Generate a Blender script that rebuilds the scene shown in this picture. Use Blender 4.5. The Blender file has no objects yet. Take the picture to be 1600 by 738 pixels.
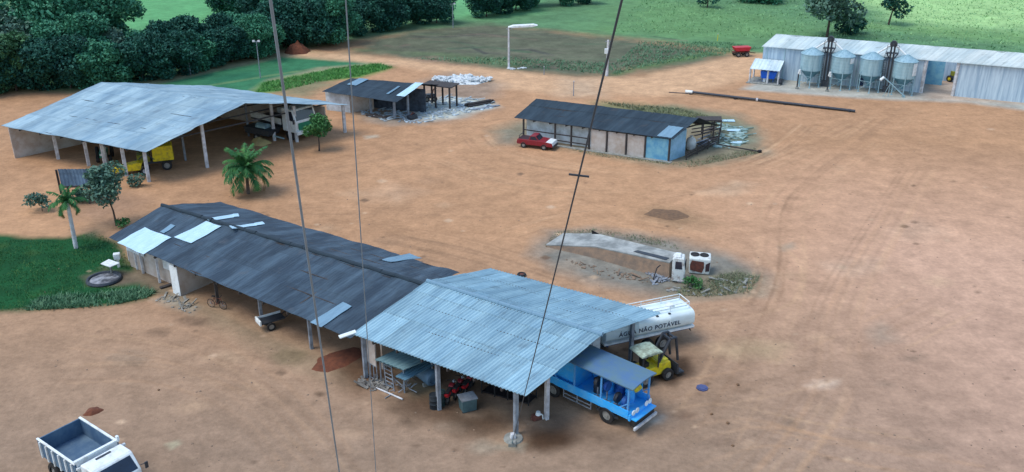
import bpy, bmesh, math, random
import numpy as np
from mathutils import Vector, Matrix, noise as mnoise
random.seed(7); rng = np.random.default_rng(7)
R = math.radians
sc = bpy.context.scene
COL = sc.collection

# ------------------------------------------------------------------ camera
CAM_H, CAM_PITCH, FPX = 30.0, 23.5, 1400.0
cd = bpy.data.cameras.new('camera'); cam = bpy.data.objects.new('camera', cd); COL.objects.link(cam)
cam.location = (0, 0, CAM_H); cam.rotation_euler = (R(90 - CAM_PITCH), 0, 0)
cd.sensor_width = 36; cd.lens = 36 * FPX / 1600; cd.clip_start = .1; cd.clip_end = 6000
sc.camera = cam
# ------------------------------------------------------------------ light
SUN_EL, SUN_AZ = 62, -105          # azimuth the light comes from, degrees clockwise from +Y
w = bpy.data.worlds.new('World'); sc.world = w; w.use_nodes = True
nt = w.node_tree; bg = nt.nodes['Background']
sky = nt.nodes.new('ShaderNodeTexSky'); sky.sky_type = 'NISHITA'; sky.sun_disc = False
sky.sun_elevation = R(SUN_EL); sky.sun_rotation = R(SUN_AZ); sky.air_density = 1.3; sky.dust_density = 1.0
nt.links.new(sky.outputs[0], bg.inputs[0]); bg.inputs[1].default_value = .14
sd = bpy.data.lights.new('sun', 'SUN'); sd.energy = 1.25; sd.angle = R(30); sd.color = (1, .95, .87)
so = bpy.data.objects.new('sun', sd); COL.objects.link(so)
d = Vector((math.sin(R(SUN_AZ)) * math.cos(R(SUN_EL)), math.cos(R(SUN_AZ)) * math.cos(R(SUN_EL)), math.sin(R(SUN_EL))))
so.rotation_euler = d.to_track_quat('Z', 'Y').to_euler(); so.location = (0, 0, 80)
vs = sc.view_settings; vs.view_transform = 'Standard'; vs.look = 'None'; vs.gamma = 1; vs.exposure = 0.8
vs.use_curve_mapping = False
sc.cycles.max_bounces = 5; sc.cycles.diffuse_bounces = 3

# ------------------------------------------------------------------ helpers
_c, _s = math.cos(R(CAM_PITCH)), math.sin(R(CAM_PITCH))
def at(px, py, z=0.):
    """the point of the place at height z that the survey sheet lists under px, py"""
    u, v = px - 800, py - 369
    t = (z - CAM_H) / -(FPX * _s + v * _c)
    return Vector((u * t, (FPX * _c - v * _s) * t, z))
def zon(px, py, P, Q):
    n = Vector((-(Q - P).y, (Q - P).x, 0)); g = lambda z: (at(px, py, z) - P).dot(n)
    lo, hi = 0., 20.
    for _ in range(50):
        m = (lo + hi) / 2
        if g(lo) * g(m) <= 0: hi = m
        else: lo = m
    return lo
def lin(r, g, b):
    f = lambda c: (c / 12.92 if c <= .04045 else ((c + .055) / 1.055) ** 2.4)
    return tuple(f(c / 255) for c in (r, g, b))
def lerp(a, b, t): return a + (b - a) * t

_M = {}
def mat(name, col, rough=.7, metal=0., col2=None, scale=3., amt=.6, bump=0., stretch=(1, 1, 1), uv=False, sheets=None, spec=.4, detail=4., lo=.38, hi=.62):
    if name in _M: return _M[name]
    m = bpy.data.materials.new(name); m.use_nodes = True; _M[name] = m
    n, l = m.node_tree.nodes, m.node_tree.links; b = n['Principled BSDF']
    b.inputs['Roughness'].default_value = rough; b.inputs['Metallic'].default_value = metal
    b.inputs['Specular IOR Level'].default_value = spec
    tc = n.new('ShaderNodeTexCoord'); mp = n.new('ShaderNodeMapping'); mp.inputs['Scale'].default_value = stretch
    l.new(tc.outputs['UV' if uv else 'Object'], mp.inputs[0])
    nz = n.new('ShaderNodeTexNoise'); nz.inputs['Scale'].default_value = scale; nz.inputs['Detail'].default_value = detail; nz.inputs['Roughness'].default_value = .65
    l.new(mp.outputs[0], nz.inputs[0])
    if col2 is None: col2 = tuple(c * .72 for c in col)
    rp = n.new('ShaderNodeMapRange'); rp.inputs[1].default_value = lo; rp.inputs[2].default_value = hi; rp.inputs[4].default_value = amt
    l.new(nz.outputs[0], rp.inputs[0])
    mx = n.new('ShaderNodeMix'); mx.data_type = 'RGBA'; l.new(rp.outputs[0], mx.inputs[0])
    mx.inputs[6].default_value = (*col, 1); mx.inputs[7].default_value = (*col2, 1)
    out = mx.outputs[2]
    if sheets:                                    # each roofing sheet has its own tone
        dv = n.new('ShaderNodeVectorMath'); dv.operation = 'DIVIDE'; dv.inputs[1].default_value = (sheets[0], sheets[1], 1); l.new(tc.outputs['UV'], dv.inputs[0])
        fl = n.new('ShaderNodeVectorMath'); fl.operation = 'FLOOR'; l.new(dv.outputs[0], fl.inputs[0])
        wn = n.new('ShaderNodeTexWhiteNoise'); wn.noise_dimensions = '2D'; l.new(fl.outputs[0], wn.inputs[0])
        r2 = n.new('ShaderNodeMapRange'); r2.inputs[3].default_value = 1 - sheets[2]; r2.inputs[4].default_value = 1 + sheets[2] * .6; l.new(wn.outputs[0], r2.inputs[0])
        m2 = n.new('ShaderNodeVectorMath'); m2.operation = 'SCALE'; l.new(out, m2.inputs[0]); l.new(r2.outputs[0], m2.inputs[3]); out = m2.outputs[0]
        fr = n.new('ShaderNodeVectorMath'); fr.operation = 'FRACTION'; l.new(dv.outputs[0], fr.inputs[0]); sx = n.new('ShaderNodeSeparateXYZ'); l.new(fr.outputs[0], sx.inputs[0])
        n3 = n.new('ShaderNodeTexNoise'); n3.inputs['Scale'].default_value = .9; n3.inputs['Detail'].default_value = 6; l.new(tc.outputs['UV'], n3.inputs[0])
        e1 = n.new('ShaderNodeMapRange'); e1.inputs[1].default_value = 0.; e1.inputs[2].default_value = .09; e1.inputs[3].default_value = .75; e1.inputs[4].default_value = 0.; l.new(sx.outputs[0], e1.inputs[0])
        e2 = n.new('ShaderNodeMapRange'); e2.inputs[1].default_value = 0.; e2.inputs[2].default_value = .05; e2.inputs[3].default_value = .8; e2.inputs[4].default_value = 0.; l.new(sx.outputs[1], e2.inputs[0])
        e3 = n.new('ShaderNodeMath'); e3.operation = 'MAXIMUM'; l.new(e1.outputs[0], e3.inputs[0]); l.new(e2.outputs[0], e3.inputs[1])
        e4 = n.new('ShaderNodeMath'); e4.operation = 'MULTIPLY'; l.new(e3.outputs[0], e4.inputs[0]); l.new(n3.outputs[0], e4.inputs[1])
        e5 = n.new('ShaderNodeMapRange'); e5.inputs[1].default_value = .60; e5.inputs[2].default_value = .76; e5.inputs[4].default_value = .55; l.new(n3.outputs[0], e5.inputs[0])
        m3 = n.new('ShaderNodeMix'); m3.data_type = 'RGBA'; l.new(e5.outputs[0], m3.inputs[0]); l.new(out, m3.inputs[6]); m3.inputs[7].default_value = (*(q * .55 + w_ for q, w_ in zip(col2, (.03, .015, .005))), 1)
        m4 = n.new('ShaderNodeMix'); m4.data_type = 'RGBA'; l.new(e4.outputs[0], m4.inputs[0]); l.new(m3.outputs[2], m4.inputs[6]); m4.inputs[7].default_value = (*(q * .35 for q in col2), 1); out = m4.outputs[2]
    l.new(out, b.inputs['Base Color'])
    if bump:
        bp = n.new('ShaderNodeBump'); bp.inputs['Strength'].default_value = bump; bp.inputs['Distance'].default_value = .05
        l.new(nz.outputs[0], bp.inputs['Height']); l.new(bp.outputs[0], b.inputs['Normal'])
    return m

class MB:
    def __init__(s): s.v = []; s.f = []; s.uv = {}
    def add(s, vs, fs):
        o = len(s.v); s.v += [tuple(p) for p in vs]; s.f += [tuple(i + o for i in f) for f in fs]; return s
    def hexa(s, p): return s.add(p, [(0, 3, 2, 1), (4, 5, 6, 7), (0, 1, 5, 4), (1, 2, 6, 5), (2, 3, 7, 6), (3, 0, 4, 7)])
    def box(s, c, d, rz=0., top=(1, 1), shift=(0, 0)):
        x, y, z = (k / 2 for k in d); M = Matrix.Rotation(rz, 3, 'Z'); c = Vector(c)
        p = [(-x, -y, -z), (x, -y, -z), (x, y, -z), (-x, y, -z)]
        p += [(a * top[0] + shift[0], b * top[1] + shift[1], z) for a, b, _ in p]
        return s.hexa([c + M @ Vector(q) for q in p])
    def beam(s, p, q, w_, h=None):
        p, q = Vector(p), Vector(q); h = h or w_; dr = (q - p).normalized()
        up = Vector((0, 0, 1)) if abs(dr.z) < .95 else Vector((0, 1, 0))
        a = dr.cross(up).normalized() * w_ / 2; b = a.cross(dr).normalized() * h / 2
        return s.hexa([p - a - b, p + a - b, p + a + b, p - a + b, q - a - b, q + a - b, q + a + b, q - a + b])
    def cyl(s, p, q, r, r2=None, n=12, caps=True):
        p, q = Vector(p), Vector(q); r2 = r if r2 is None else r2; dr = (q - p).normalized()
        up = Vector((0, 0, 1)) if abs(dr.z) < .95 else Vector((0, 1, 0))
        a = dr.cross(up).normalized(); b = a.cross(dr)
        vs_ = []
        for c, rr in ((p, r), (q, r2)):
            vs_ += [c + a * rr * math.cos(2 * math.pi * i / n) + b * rr * math.sin(2 * math.pi * i / n) for i in range(n)]
        fs = [(i, (i + 1) % n, n + (i + 1) % n, n + i) for i in range(n)]
        if caps: fs += [tuple(range(n))[::-1], tuple(range(n, 2 * n))]
        return s.add(vs_, fs)
    def tube(s, pts, r, n=6):
        for a, b in zip(pts, pts[1:]): s.cyl(a, b, r if not callable(r) else r(a), None if not callable(r) else r(b), n)
        return s
    def ring(s, c, ax, r, t, n=16):                 # torus
        ax = Vector(ax).normalized(); up = Vector((0, 0, 1)) if abs(ax.z) < .9 else Vector((1, 0, 0))
        a = ax.cross(up).normalized(); b = a.cross(ax); c = Vector(c); vs_ = []; m = 6
        for i in range(n):
            e = a * math.cos(2 * math.pi * i / n) + b * math.sin(2 * math.pi * i / n)
            for j in range(m): vs_.append(c + e * (r + t * math.cos(2 * math.pi * j / m)) + ax * t * math.sin(2 * math.pi * j / m))
        return s.add(vs_, [(i * m + j, i * m + (j + 1) % m, ((i + 1) % n) * m + (j + 1) % m, ((i + 1) % n) * m + j) for i in range(n) for j in range(m)])
    def lathe(s, prof, c=(0, 0, 0), n=24):
        c = Vector(c); vs_ = []
        for r, z in prof: vs_ += [c + Vector((r * math.cos(2 * math.pi * i / n), r * math.sin(2 * math.pi * i / n), z)) for i in range(n)]
        k = len(prof)
        fs = [(j * n + i, j * n + (i + 1) % n, (j + 1) * n + (i + 1) % n, (j + 1) * n + i) for j in range(k - 1) for i in range(n)]
        return s.add(vs_, fs)
    def slab(s, pts, th):                           # polygon thickened downwards
        n = len(pts); pts = [Vector(p) for p in pts]
        return s.add(pts + [p - Vector((0, 0, th)) for p in pts], [tuple(range(n)), tuple(range(n, 2 * n))[::-1]] + [(i, n + i, n + (i + 1) % n, (i + 1) % n) for i in range(n)])
    def extr(s, prof, y0, y1):                      # x-z outline extruded along y
        n = len(prof)
        return s.add([(x, y0, z) for x, z in prof] + [(x, y1, z) for x, z in prof], [tuple(range(n)), tuple(range(n, 2 * n))[::-1]] + [(i, n + i, n + (i + 1) % n, (i + 1) % n) for i in range(n)])
    def wall(s, p, q, z0, z1, t=.12, z1b=None):
        p, q = Vector((p[0], p[1], 0)), Vector((q[0], q[1], 0)); n = (q - p).normalized().cross(Vector((0, 0, 1))) * t / 2
        zb = z1 if z1b is None else z1b; Z = lambda v, z: Vector((v.x, v.y, z))
        return s.hexa([Z(p - n, z0), Z(q - n, z0), Z(q + n, z0), Z(p + n, z0), Z(p - n, z1), Z(q - n, zb), Z(q + n, zb), Z(p + n, z1)])
    def rock(s, c, r, sq=.7):
        c = Vector(c); bm = bmesh.new(); bmesh.ops.create_icosphere(bm, subdivisions=1, radius=1)
        k = random.random() * 50
        M = Matrix.Rotation(random.random() * 6, 3, 'Z')
        sx, sy = r * random.uniform(.7, 1.3), r * random.uniform(.7, 1.3)
        vs_ = []
        for v in bm.verts:
            q = v.co * (1 + .35 * mnoise.noise(v.co * 1.3 + Vector((k, k, k))))
            vs_.append(c + M @ Vector((q.x * sx, q.y * sy, q.z * r * sq)))
        fs = [tuple(v.index for v in f.verts) for f in bm.faces]; bm.free()
        return s.add(vs_, fs)
    def build(s, name, m, parent=None, world=False, smooth=False, bevel=0., solid=0., uv=None):
        me = bpy.data.meshes.new(name); vv = s.v
        if world and parent is not None:
            L = parent.location; vv = [(a - L.x, b - L.y, c - L.z) for a, b, c in vv]
        me.from_pydata(vv, [], s.f); me.materials.append(m); me.update()
        bm = bmesh.new(); bm.from_mesh(me); bmesh.ops.recalc_face_normals(bm, faces=bm.faces); bm.to_mesh(me); bm.free()
        if uv:
            ul = me.uv_layers.new(name='UV'); 
            for lp in me.loops: ul.data[lp.index].uv = uv[lp.vertex_index]
        if smooth:
            for p in me.polygons: p.use_smooth = True
        o = bpy.data.objects.new(name, me); COL.objects.link(o)
        if parent is not None: o.parent = parent
        if smooth:
            md = o.modifiers.new('edges', 'EDGE_SPLIT'); md.split_angle = R(40)
        if bevel:
            md = o.modifiers.new('bevel', 'BEVEL'); md.width = bevel; md.segments = 2; md.limit_method = 'ANGLE'; md.angle_limit = R(40)
        if solid:
            md = o.modifiers.new('thick', 'SOLIDIFY'); md.thickness = solid; md.offset = -1
        return o
def tag(o, label=None, cat=None, group=None, kind=None):
    if label: o['label'] = label
    if cat: o['category'] = cat
    if group: o['group'] = group
    if kind: o['kind'] = kind
    return o
def thing(name, label, cat, loc=(0, 0, 0), rz=0., group=None):
    o = bpy.data.objects.new(name, None); COL.objects.link(o); o.location = loc; o.rotation_euler = (0, 0, rz); o.empty_display_size = .3
    return tag(o, label, cat, group)
def dup(root, loc, rz=0., sc_=1., label=None):
    r = root.copy(); COL.objects.link(r); r.location = loc; r.rotation_euler = (0, 0, rz); r.scale = (sc_,) * 3 if not isinstance(sc_, tuple) else sc_
    if label: r['label'] = label
    for ch in list(root.children):
        c = ch.copy(); COL.objects.link(c); c.parent = r
        for g in ch.children:
            e = g.copy(); COL.objects.link(e); e.parent = c
    return r
def corr(name, P00, P10, P11, P01, m, parent, pitch=.25, amp=.03, nv=10, sag=.03, per=6, off=0.):
    """corrugated sheet patch: u runs along the eave, v up the slope"""
    P00, P10, P11, P01 = map(Vector, (P00, P10, P11, P01))
    U = ((P10 - P00).length + (P11 - P01).length) / 2; V = ((P01 - P00).length + (P11 - P10).length) / 2
    nr = max(2, int(U / pitch)); nu = nr * per; mb = MB(); uv = []
    nrm = (P10 - P00).cross(P01 - P00).normalized()
    if nrm.z < 0: nrm = -nrm
    vl = [j / nv for j in range(nv + 1)]; laps = [k * 2.6 / V for k in range(1, int(V / 2.6) + 1)] if V > 3 else []
    vl = sorted(set(vl + [q for k in laps for q in (k - .004, k + .004)])); nv = len(vl) - 1
    for j in range(nv + 1):
        v = vl[j]; lap = -.03 * ((v * V) / 2.6 - math.floor((v * V) / 2.6)) if V > 3 else 0
        for i in range(nu + 1):
            u = i / nu; p = P00.lerp(P10, u).lerp(P01.lerp(P11, u), v)
            h = amp * math.cos(2 * math.pi * i / per) + off + lap
            h += sag * mnoise.noise(p * .45) + sag * .6 * mnoise.noise(p * 1.3)
            mb.v.append(tuple(p + nrm * h)); uv.append((u * U, v * V))
    for j in range(nv):
        for i in range(nu):
            a = j * (nu + 1) + i; mb.f.append((a, a + 1, a + nu + 2, a + nu + 1))
    return mb.build(name, m, parent, world=True, uv=uv, solid=.02)

# ------------------------------------------------------------------ materials
M_zinc = mat('zinc_roof', lin(150, 184, 196), .6, .1, lin(120, 154, 170), .9, .9, stretch=(1.6, .3, 1), uv=True, sheets=(1.05, 2.6, .15))
M_zinc_far = mat('pale_metal_roof', lin(148, 174, 184), .6, .1, lin(106, 136, 154), .35, .95, stretch=(1.4, .5, 1), uv=True, sheets=(1.1, 3., .13))
M_grain_roof = mat('grain_roof', lin(206, 220, 222), .6, .1, lin(170, 192, 200), .5, .8, stretch=(1, .5, 1), uv=True, sheets=(1.1, 4., .07))
M_slate = mat('dark_fibre_cement', lin(44, 60, 74), .92, 0, lin(82, 104, 120), .55, .85, stretch=(1.5, .35, 1), uv=True, sheets=(1.1, 2.2, .16), detail=8, lo=.42, hi=.72)
M_slate2 = mat('black_fibre_cement', lin(34, 50, 62), .92, 0, lin(58, 76, 88), .7, .8, stretch=(1.5, .4, 1), uv=True, sheets=(1.1, 2.4, .14), detail=8, lo=.4, hi=.7)
M_sheet_white = mat('pale_sheet', lin(178, 210, 226), .6, .0, lin(150, 186, 206), 2., .6, uv=True, stretch=(1, .3, 1))
M_sheet_grey = mat('grey_sheet', lin(112, 146, 166), .7, .0, lin(92, 122, 142), 2., .6, uv=True, stretch=(1, .3, 1))
M_conc = mat('concrete', lin(146, 148, 142), .9, 0, lin(104, 106, 102), 2.5, .7, bump=.3)
M_post_white = mat('whitewashed_post', lin(205, 208, 212), .8, 0, lin(150, 146, 146), 2., .7)
M_post_grey = mat('weathered_post', lin(140, 150, 160), .85, 0, lin(96, 96, 100), 2., .7)
M_darkwood = mat('dark_wood', lin(52, 50, 52), .9, 0, lin(78, 72, 68), 4., .7, stretch=(1, 1, .2))
M_wood = mat('pale_wood', lin(150, 138, 118), .85, 0, lin(112, 100, 84), 4., .7)
M_white = mat('white_paint', lin(220, 228, 230), .45, 0, lin(170, 166, 156), 2.2, .7, lo=.46, hi=.74)
M_wall_white = mat('white_wall', lin(205, 214, 218), .9, 0, lin(160, 164, 160), 1.2, .7)
M_wall_beige = mat('beige_render', lin(184, 178, 172), .92, 0, lin(160, 144, 130), 1.0, .8)
M_wall_blue = mat('pale_blue_wall', lin(140, 184, 214), .9, 0, lin(110, 156, 180), 1.4, .8)
M_wall_bluedark = mat('blue_render', lin(88, 146, 180), .9, 0, lin(126, 176, 190), 1.2, .8)
M_grainwall = mat('galvanised_wall', lin(186, 206, 218), .6, .1, lin(136, 162, 184), 1.4, .8, stretch=(2.5, 2.5, .15))
M_black = mat('black_rubber', (.015, .015, .017), .8, 0, (.03, .028, .026), 5., .6)
M_steel = mat('dark_steel', lin(52, 60, 70), .55, .4, lin(78, 78, 80), 4., .6)
M_galv = mat('galvanised_silo', lin(158, 190, 200), .45, .3, lin(122, 156, 170), 1.5, .6, stretch=(2, 2, .3))
M_rim = mat('dusty_rim', lin(150, 150, 146), .6, .2, lin(110, 104, 98), 5., .6)
M_glass = mat('dark_glass', lin(24, 36, 52), .12, 0, lin(34, 52, 76), 2., .5, spec=.7)
M_blue = mat('blue_paint', lin(48, 168, 244), .5, 0, lin(120, 184, 222), 2.2, .6, lo=.45, hi=.75)
M_blue_dk = mat('deep_blue_paint', lin(14, 70, 150), .55, 0, lin(60, 110, 170), 2.5, .6)
M_canopy = mat('blue_grey_canopy', lin(78, 112, 148), .6, .1, lin(90, 120, 128), 1.2, .8)
M_yellow = mat('yellow_paint', lin(216, 196, 30), .55, 0, lin(140, 118, 60), 2.5, .8, lo=.45, hi=.7)
M_red = mat('red_paint', lin(128, 24, 38), .5, 0, lin(110, 64, 60), 2.5, .7, lo=.45, hi=.75)
M_green = mat('green_paint', lin(10, 128, 96), .5, 0, lin(8, 100, 80), 3., .6)
M_rust = mat('rusty_metal', lin(112, 66, 54), .9, 0, lin(70, 48, 46), 4., .7)
M_tank = mat('white_tank', lin(214, 230, 232), .45, 0, lin(176, 184, 182), 1.2, .7, stretch=(.5, 1, 2.), lo=.46, hi=.75)
M_bed = mat('tipper_floor', lin(70, 98, 124), .7, .1, lin(98, 122, 140), 1.2, .8)
M_letters = mat('lettering_paint', lin(30, 42, 70), .7)
M_lamp_red = mat('red_lens', lin(170, 30, 30), .3)
M_soil_red = mat('red_soil', lin(112, 66, 46), .98, 0, lin(84, 50, 38), 3., .7, bump=.5)
M_soil_brown = mat('brown_soil', lin(120, 92, 68), .98, 0, lin(92, 74, 58), 3., .7, bump=.5)
M_earth = mat('earth_bank', lin(138, 116, 96), .98, 0, lin(104, 94, 84), 1.5, .8, bump=.5)
M_rubble = mat('pale_rubble', lin(212, 220, 222), .9, 0, lin(130, 140, 144), 2., .8)
M_scrap = mat('grey_scrap', lin(186, 200, 206), .85, 0, lin(104, 120, 130), 1.5, .9)
M_bark = mat('bark', lin(84, 72, 64), .95, 0, lin(56, 48, 44), 6., .7, stretch=(1, 1, .3), bump=.4)
M_bark_pale = mat('palm_bark', lin(116, 106, 98), .95, 0, lin(84, 76, 70), 8., .7)
def leafmat(name, a, b, scale=.6):
    m = mat(name, a, .75, 0, b, scale, 1., spec=.25, detail=3., lo=.32, hi=.68)
    return m
M_leaf_dark = leafmat('dark_leaf', lin(20, 62, 58), lin(48, 104, 86), .6)
M_leaf_mid = leafmat('mid_leaf', lin(34, 94, 74), lin(80, 146, 112), .5)
M_leaf_yel = leafmat('green_leaf', lin(46, 96, 54), lin(84, 134, 76), .8)
M_leaf_grey = leafmat('grey_green_leaf', lin(58, 92, 84), lin(98, 132, 112), .9)
M_palm = leafmat('palm_leaf', lin(30, 86, 54), lin(70, 118, 58), .9)
M_grass = leafmat('grass_blade', lin(28, 82, 42), lin(84, 122, 66), .7, )
M_grass_dry = leafmat('scrub_blade', lin(96, 112, 84), lin(126, 126, 100), .7)
M_grass_hedge = leafmat('border_leaf', lin(62, 108, 78), lin(110, 146, 112), 1.2)

# ------------------------------------------------------------------ ground: one sheet to the horizon, cut into its regions
def cum(segs):
    out = [segs[0][0]]
    for a, b, st0, st1 in segs:
        x = a
        while x < b - 1e-6:
            t = (x - a) / (b - a); x = min(b, x + st0 + (st1 - st0) * t); out.append(x)
    return np.array(out)
gx = cum([(-3000, -400, 500, 60), (-400, -115, 50, 2), (-115, -48, .9, .6), (-48, -30, .3, .16), (-30, 30, .16, .16), (30, 48, .16, .3), (48, 115, .6, .9), (115, 400, 2, 50), (400, 3000, 60, 500)])
gy = cum([(-3000, -200, 500, 60), (-200, 20, 40, 2), (20, 35, 1, .25), (35, 72, .15, .17), (72, 130, .2, .4), (130, 215, .45, .9), (215, 500, 2, 40), (500, 3500, 60, 500)])
X, Y = np.meshgrid(gx, gy); sh = X.shape; X = X.ravel(); Y = Y.ravel()
def vnoise(x, y, s, seed=0):
    x = x / s + seed * 17.3; y = y / s + seed * 9.1; xi = np.floor(x); yi = np.floor(y); fx = x - xi; fy = y - yi
    h = lambda a, b: np.modf(np.abs(np.sin(a * 127.1 + b * 311.7 + seed * 3.7) * 43758.5453))[0]
    fx = fx * fx * (3 - 2 * fx); fy = fy * fy * (3 - 2 * fy)
    return (h(xi, yi) * (1 - fx) + h(xi + 1, yi) * fx) * (1 - fy) + (h(xi, yi + 1) * (1 - fx) + h(xi + 1, yi + 1) * fx) * fy
def fbm(x, y, s, seed=0, n=4): return sum(vnoise(x, y, s / 2 ** k, seed + k) * .5 ** k for k in range(n)) / sum(.5 ** k for k in range(n))
def poly_sd(P):
    ins = np.zeros(X.shape, bool); dm = np.full(X.shape, 1e18)
    n = len(P)
    for i in range(n):
        ax, ay = P[i]; bx, by = P[(i + 1) % n]
        c = ((ay > Y) != (by > Y)) & (X < (bx - ax) * (Y - ay) / (by - ay + 1e-12) + ax); ins ^= c
        L = (bx - ax) ** 2 + (by - ay) ** 2 + 1e-12; t = np.clip(((X - ax) * (bx - ax) + (Y - ay) * (by - ay)) / L, 0, 1)
        dm = np.minimum(dm, (X - ax - t * (bx - ax)) ** 2 + (Y - ay - t * (by - ay)) ** 2)
    return np.where(ins, 1, -1) * np.sqrt(dm)
def line_d(P):
    dm = np.full(X.shape, 1e18)
    for (ax, ay), (bx, by) in zip(P, P[1:]):
        L = (bx - ax) ** 2 + (by - ay) ** 2 + 1e-12; t = np.clip(((X - ax) * (bx - ax) + (Y - ay) * (by - ay)) / L, 0, 1)
        dm = np.minimum(dm, (X - ax - t * (bx - ax)) ** 2 + (Y - ay - t * (by - ay)) ** 2)
    return np.sqrt(dm)
N1 = fbm(X, Y, 6, 1); N2 = fbm(X, Y, 1.6, 5); N3 = fbm(X, Y, 25, 9); N4 = vnoise(X, Y, .5, 13)
def A(r, g, b):
    if r - b > 20: m_ = (r + g + b) / 3; r, g, b = (m_ * 1.06 + .72 * (q - m_) for q in (r, g, b))
    return np.array(lin(r, g, b)) * np.array((.90, .80, .65))
Cc = np.zeros((X.size, 3)); REG = np.zeros(X.size, int)
# bare earth, warmer in the middle of the yard, greyer and darker towards the near edge
t = np.clip((Y - 40) / 30, 0, 1)[:, None]
Cc[:] = A(152, 128, 112) * (1 - t) + A(186, 140, 104) * t
tr = (np.clip((X - 12) / 20, 0, 1) * np.clip((95 - Y) / 30, 0, 1))[:, None]; Cc = Cc * (1 - tr * .65) + A(186, 150, 138) * tr * .7
Cc *= (.86 + .28 * N3)[:, None] * (.90 + .2 * N1)[:, None] * (.93 + .14 * N2)[:, None] * (.96 + .08 * N4)[:, None]
def paint(P, col, soft=1., edge=1.5, alpha=1., region=None, tex=.25, px=True, tscale=None):
    global Cc
    P = [tuple(at(*p).xy) for p in P] if px else P
    sdv = poly_sd(P) + (N1 - .5) * 2 * edge + (N2 - .5) * edge
    a = np.clip(sdv / soft * .5 + .5, 0, 1) * alpha
    nn = N2 if tscale is None else fbm(X, Y, tscale, 31)
    c = A(*col)[None] * (1 - tex + 2 * tex * nn)[:, None] * (.95 + .1 * N4)[:, None]
    Cc = Cc * (1 - a[:, None]) + c * a[:, None]
    if region is not None: REG[sdv > 0] = region
def stroke(P, col, wid=.3, alpha=.3, px=True, brk=.5):
    global Cc
    P = [tuple(at(*p).xy) for p in P] if px else P
    dd = line_d(P) + (N2 - .5) * wid * .5
    a = np.clip(1.5 - dd / wid * 1.5, 0, 1) * alpha * np.clip((N1 - .5) * 3 + brk + .3, 0, 1)
    Cc = Cc * (1 - a[:, None]) + A(*col)[None] * a[:, None]
GROUND, PASTURE, FIELD, LAWN, ROAD, VERGE, YARD_LAWN, PAD = range(8)
# beyond the yard
paint([(-900, 150), (-900, -180), (2600, -180), (2600, 110), (1700, 120), (1500, 92), (1195, 84), (1130, 80), (1000, 62), (800, 44), (650, 50), (470, 76), (420, 84), (240, 130), (110, 142)], (92, 140, 108), 2, 2., 1, PASTURE, .3, tscale=3)
paint([(900, 60), (1000, -10), (1250, 30), (1300, 62), (1150, 70), (1000, 56)], (104, 152, 104), 8, 5, .7, None, .25, tscale=4)
paint([(1180, -30), (1330, 0), (1420, 40), (1700, 55), (1700, -60)], (164, 214, 156), 6, 4, .9, None, .2, tscale=3)  # sun breaking through cloud, painted into the pasture colour
paint([(1320, 40), (1500, 62), (1700, 80), (1700, 60), (1480, 42)], (120, 168, 112), 3, 3, .6, None, .3, tscale=2)
paint([(180, 70), (420, 50), (480, -60), (150, -80)], (96, 170, 122), 4, 2, .9, None, .15, tscale=4)
paint([(700, 30), (830, 20), (830, -40), (700, -40)], (110, 190, 140), 4, 2, .8, None, .15)
paint([(540, 84), (570, 60), (650, 44), (760, 36), (860, 46), (1000, 62), (1120, 78), (1150, 88), (1070, 104), (970, 120), (900, 122), (790, 110), (620, 92)], (98, 108, 96), 3, 2.5, 1, FIELD, .35, tscale=2.5)
for k in range(46):
    x0 = random.uniform(560, 1000); y0 = random.uniform(48, 100); L = random.uniform(30, 140)
    stroke([(x0, y0), (x0 + L * .5, y0 + random.uniform(-3, 4)), (x0 + L, y0 + random.uniform(-2, 8))], random.choice([(62, 68, 74), (114, 118, 110), (128, 112, 112), (70, 104, 86), (60, 66, 76)]), random.uniform(.3, 1.1), random.uniform(.3, .7))
paint([(560, 78), (650, 84), (700, 92), (800, 104), (820, 96), (700, 84)], (96, 126, 92), 2, 2, .7)
paint([(960, 118), (1000, 108), (1100, 88), (1140, 82), (1130, 76), (1050, 92), (980, 106)], (92, 132, 84), 1.5, 1.5, .8)
paint([(660, 100), (700, 94), (680, 88), (640, 92)], (132, 112, 100), 1, 1, .7)
# football lawn, its sandy border, the brighter patch
paint([(180, 140), (240, 124), (430, 82), (470, 78), (620, 100), (600, 108), (430, 142), (380, 150)], (142, 152, 130), 1, .8, 1, None, .15)
paint([(120, 160), (280, 124), (440, 90), (520, 94), (580, 99), (500, 106), (420, 124), (380, 150), (260, 170)], (58, 124, 96), .8, .5, 1, LAWN, .18, tscale=2)
paint([(320, 122), (390, 112), (400, 120), (330, 132)], (34, 100, 84), 1.5, 1, .6)
stroke([(290, 140), (400, 122), (510, 104)], (118, 150, 112), .7, .7)
paint([(400, 145), (410, 130), (450, 122), (520, 108), (590, 100), (615, 106), (560, 120), (500, 128), (440, 142)], (72, 132, 62), 1, 1, 1, VERGE, .3)
paint([(450, 126), (500, 122), (520, 132), (480, 150), (440, 148)], (122, 128, 106), 1.5, 1.5, .8, None, .3)
# dirt road
paint([(440, 80), (480, 80), (600, 90), (760, 108), (900, 122), (1000, 120), (1070, 106), (1140, 90), (1195, 84), (1200, 118), (1060, 150), (900, 148), (780, 140), (700, 116), (600, 100), (500, 92), (440, 86)], (206, 164, 128), 1.2, .8, .9, ROAD, .12)
paint([(880, 124), (935, 124), (940, 150), (880, 148)], (176, 166, 156), 2, 1.5, .5)
# grey scrap ground by the small workshop
paint([(560, 190), (600, 150), (700, 112), (760, 118), (790, 132), (770, 160), (780, 172), (700, 190), (620, 196)], (146, 138, 134), 1.5, 1.2, .75, None, .3)
paint([(640, 180), (660, 160), (700, 150), (770, 158), (780, 168), (700, 186), (660, 190)], (188, 206, 214), 1., .7, .95, None, .3, tscale=.8)
paint([(540, 176), (600, 196), (660, 194), (640, 184), (560, 170)], (150, 150, 150), 1, .8, .6)
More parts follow.
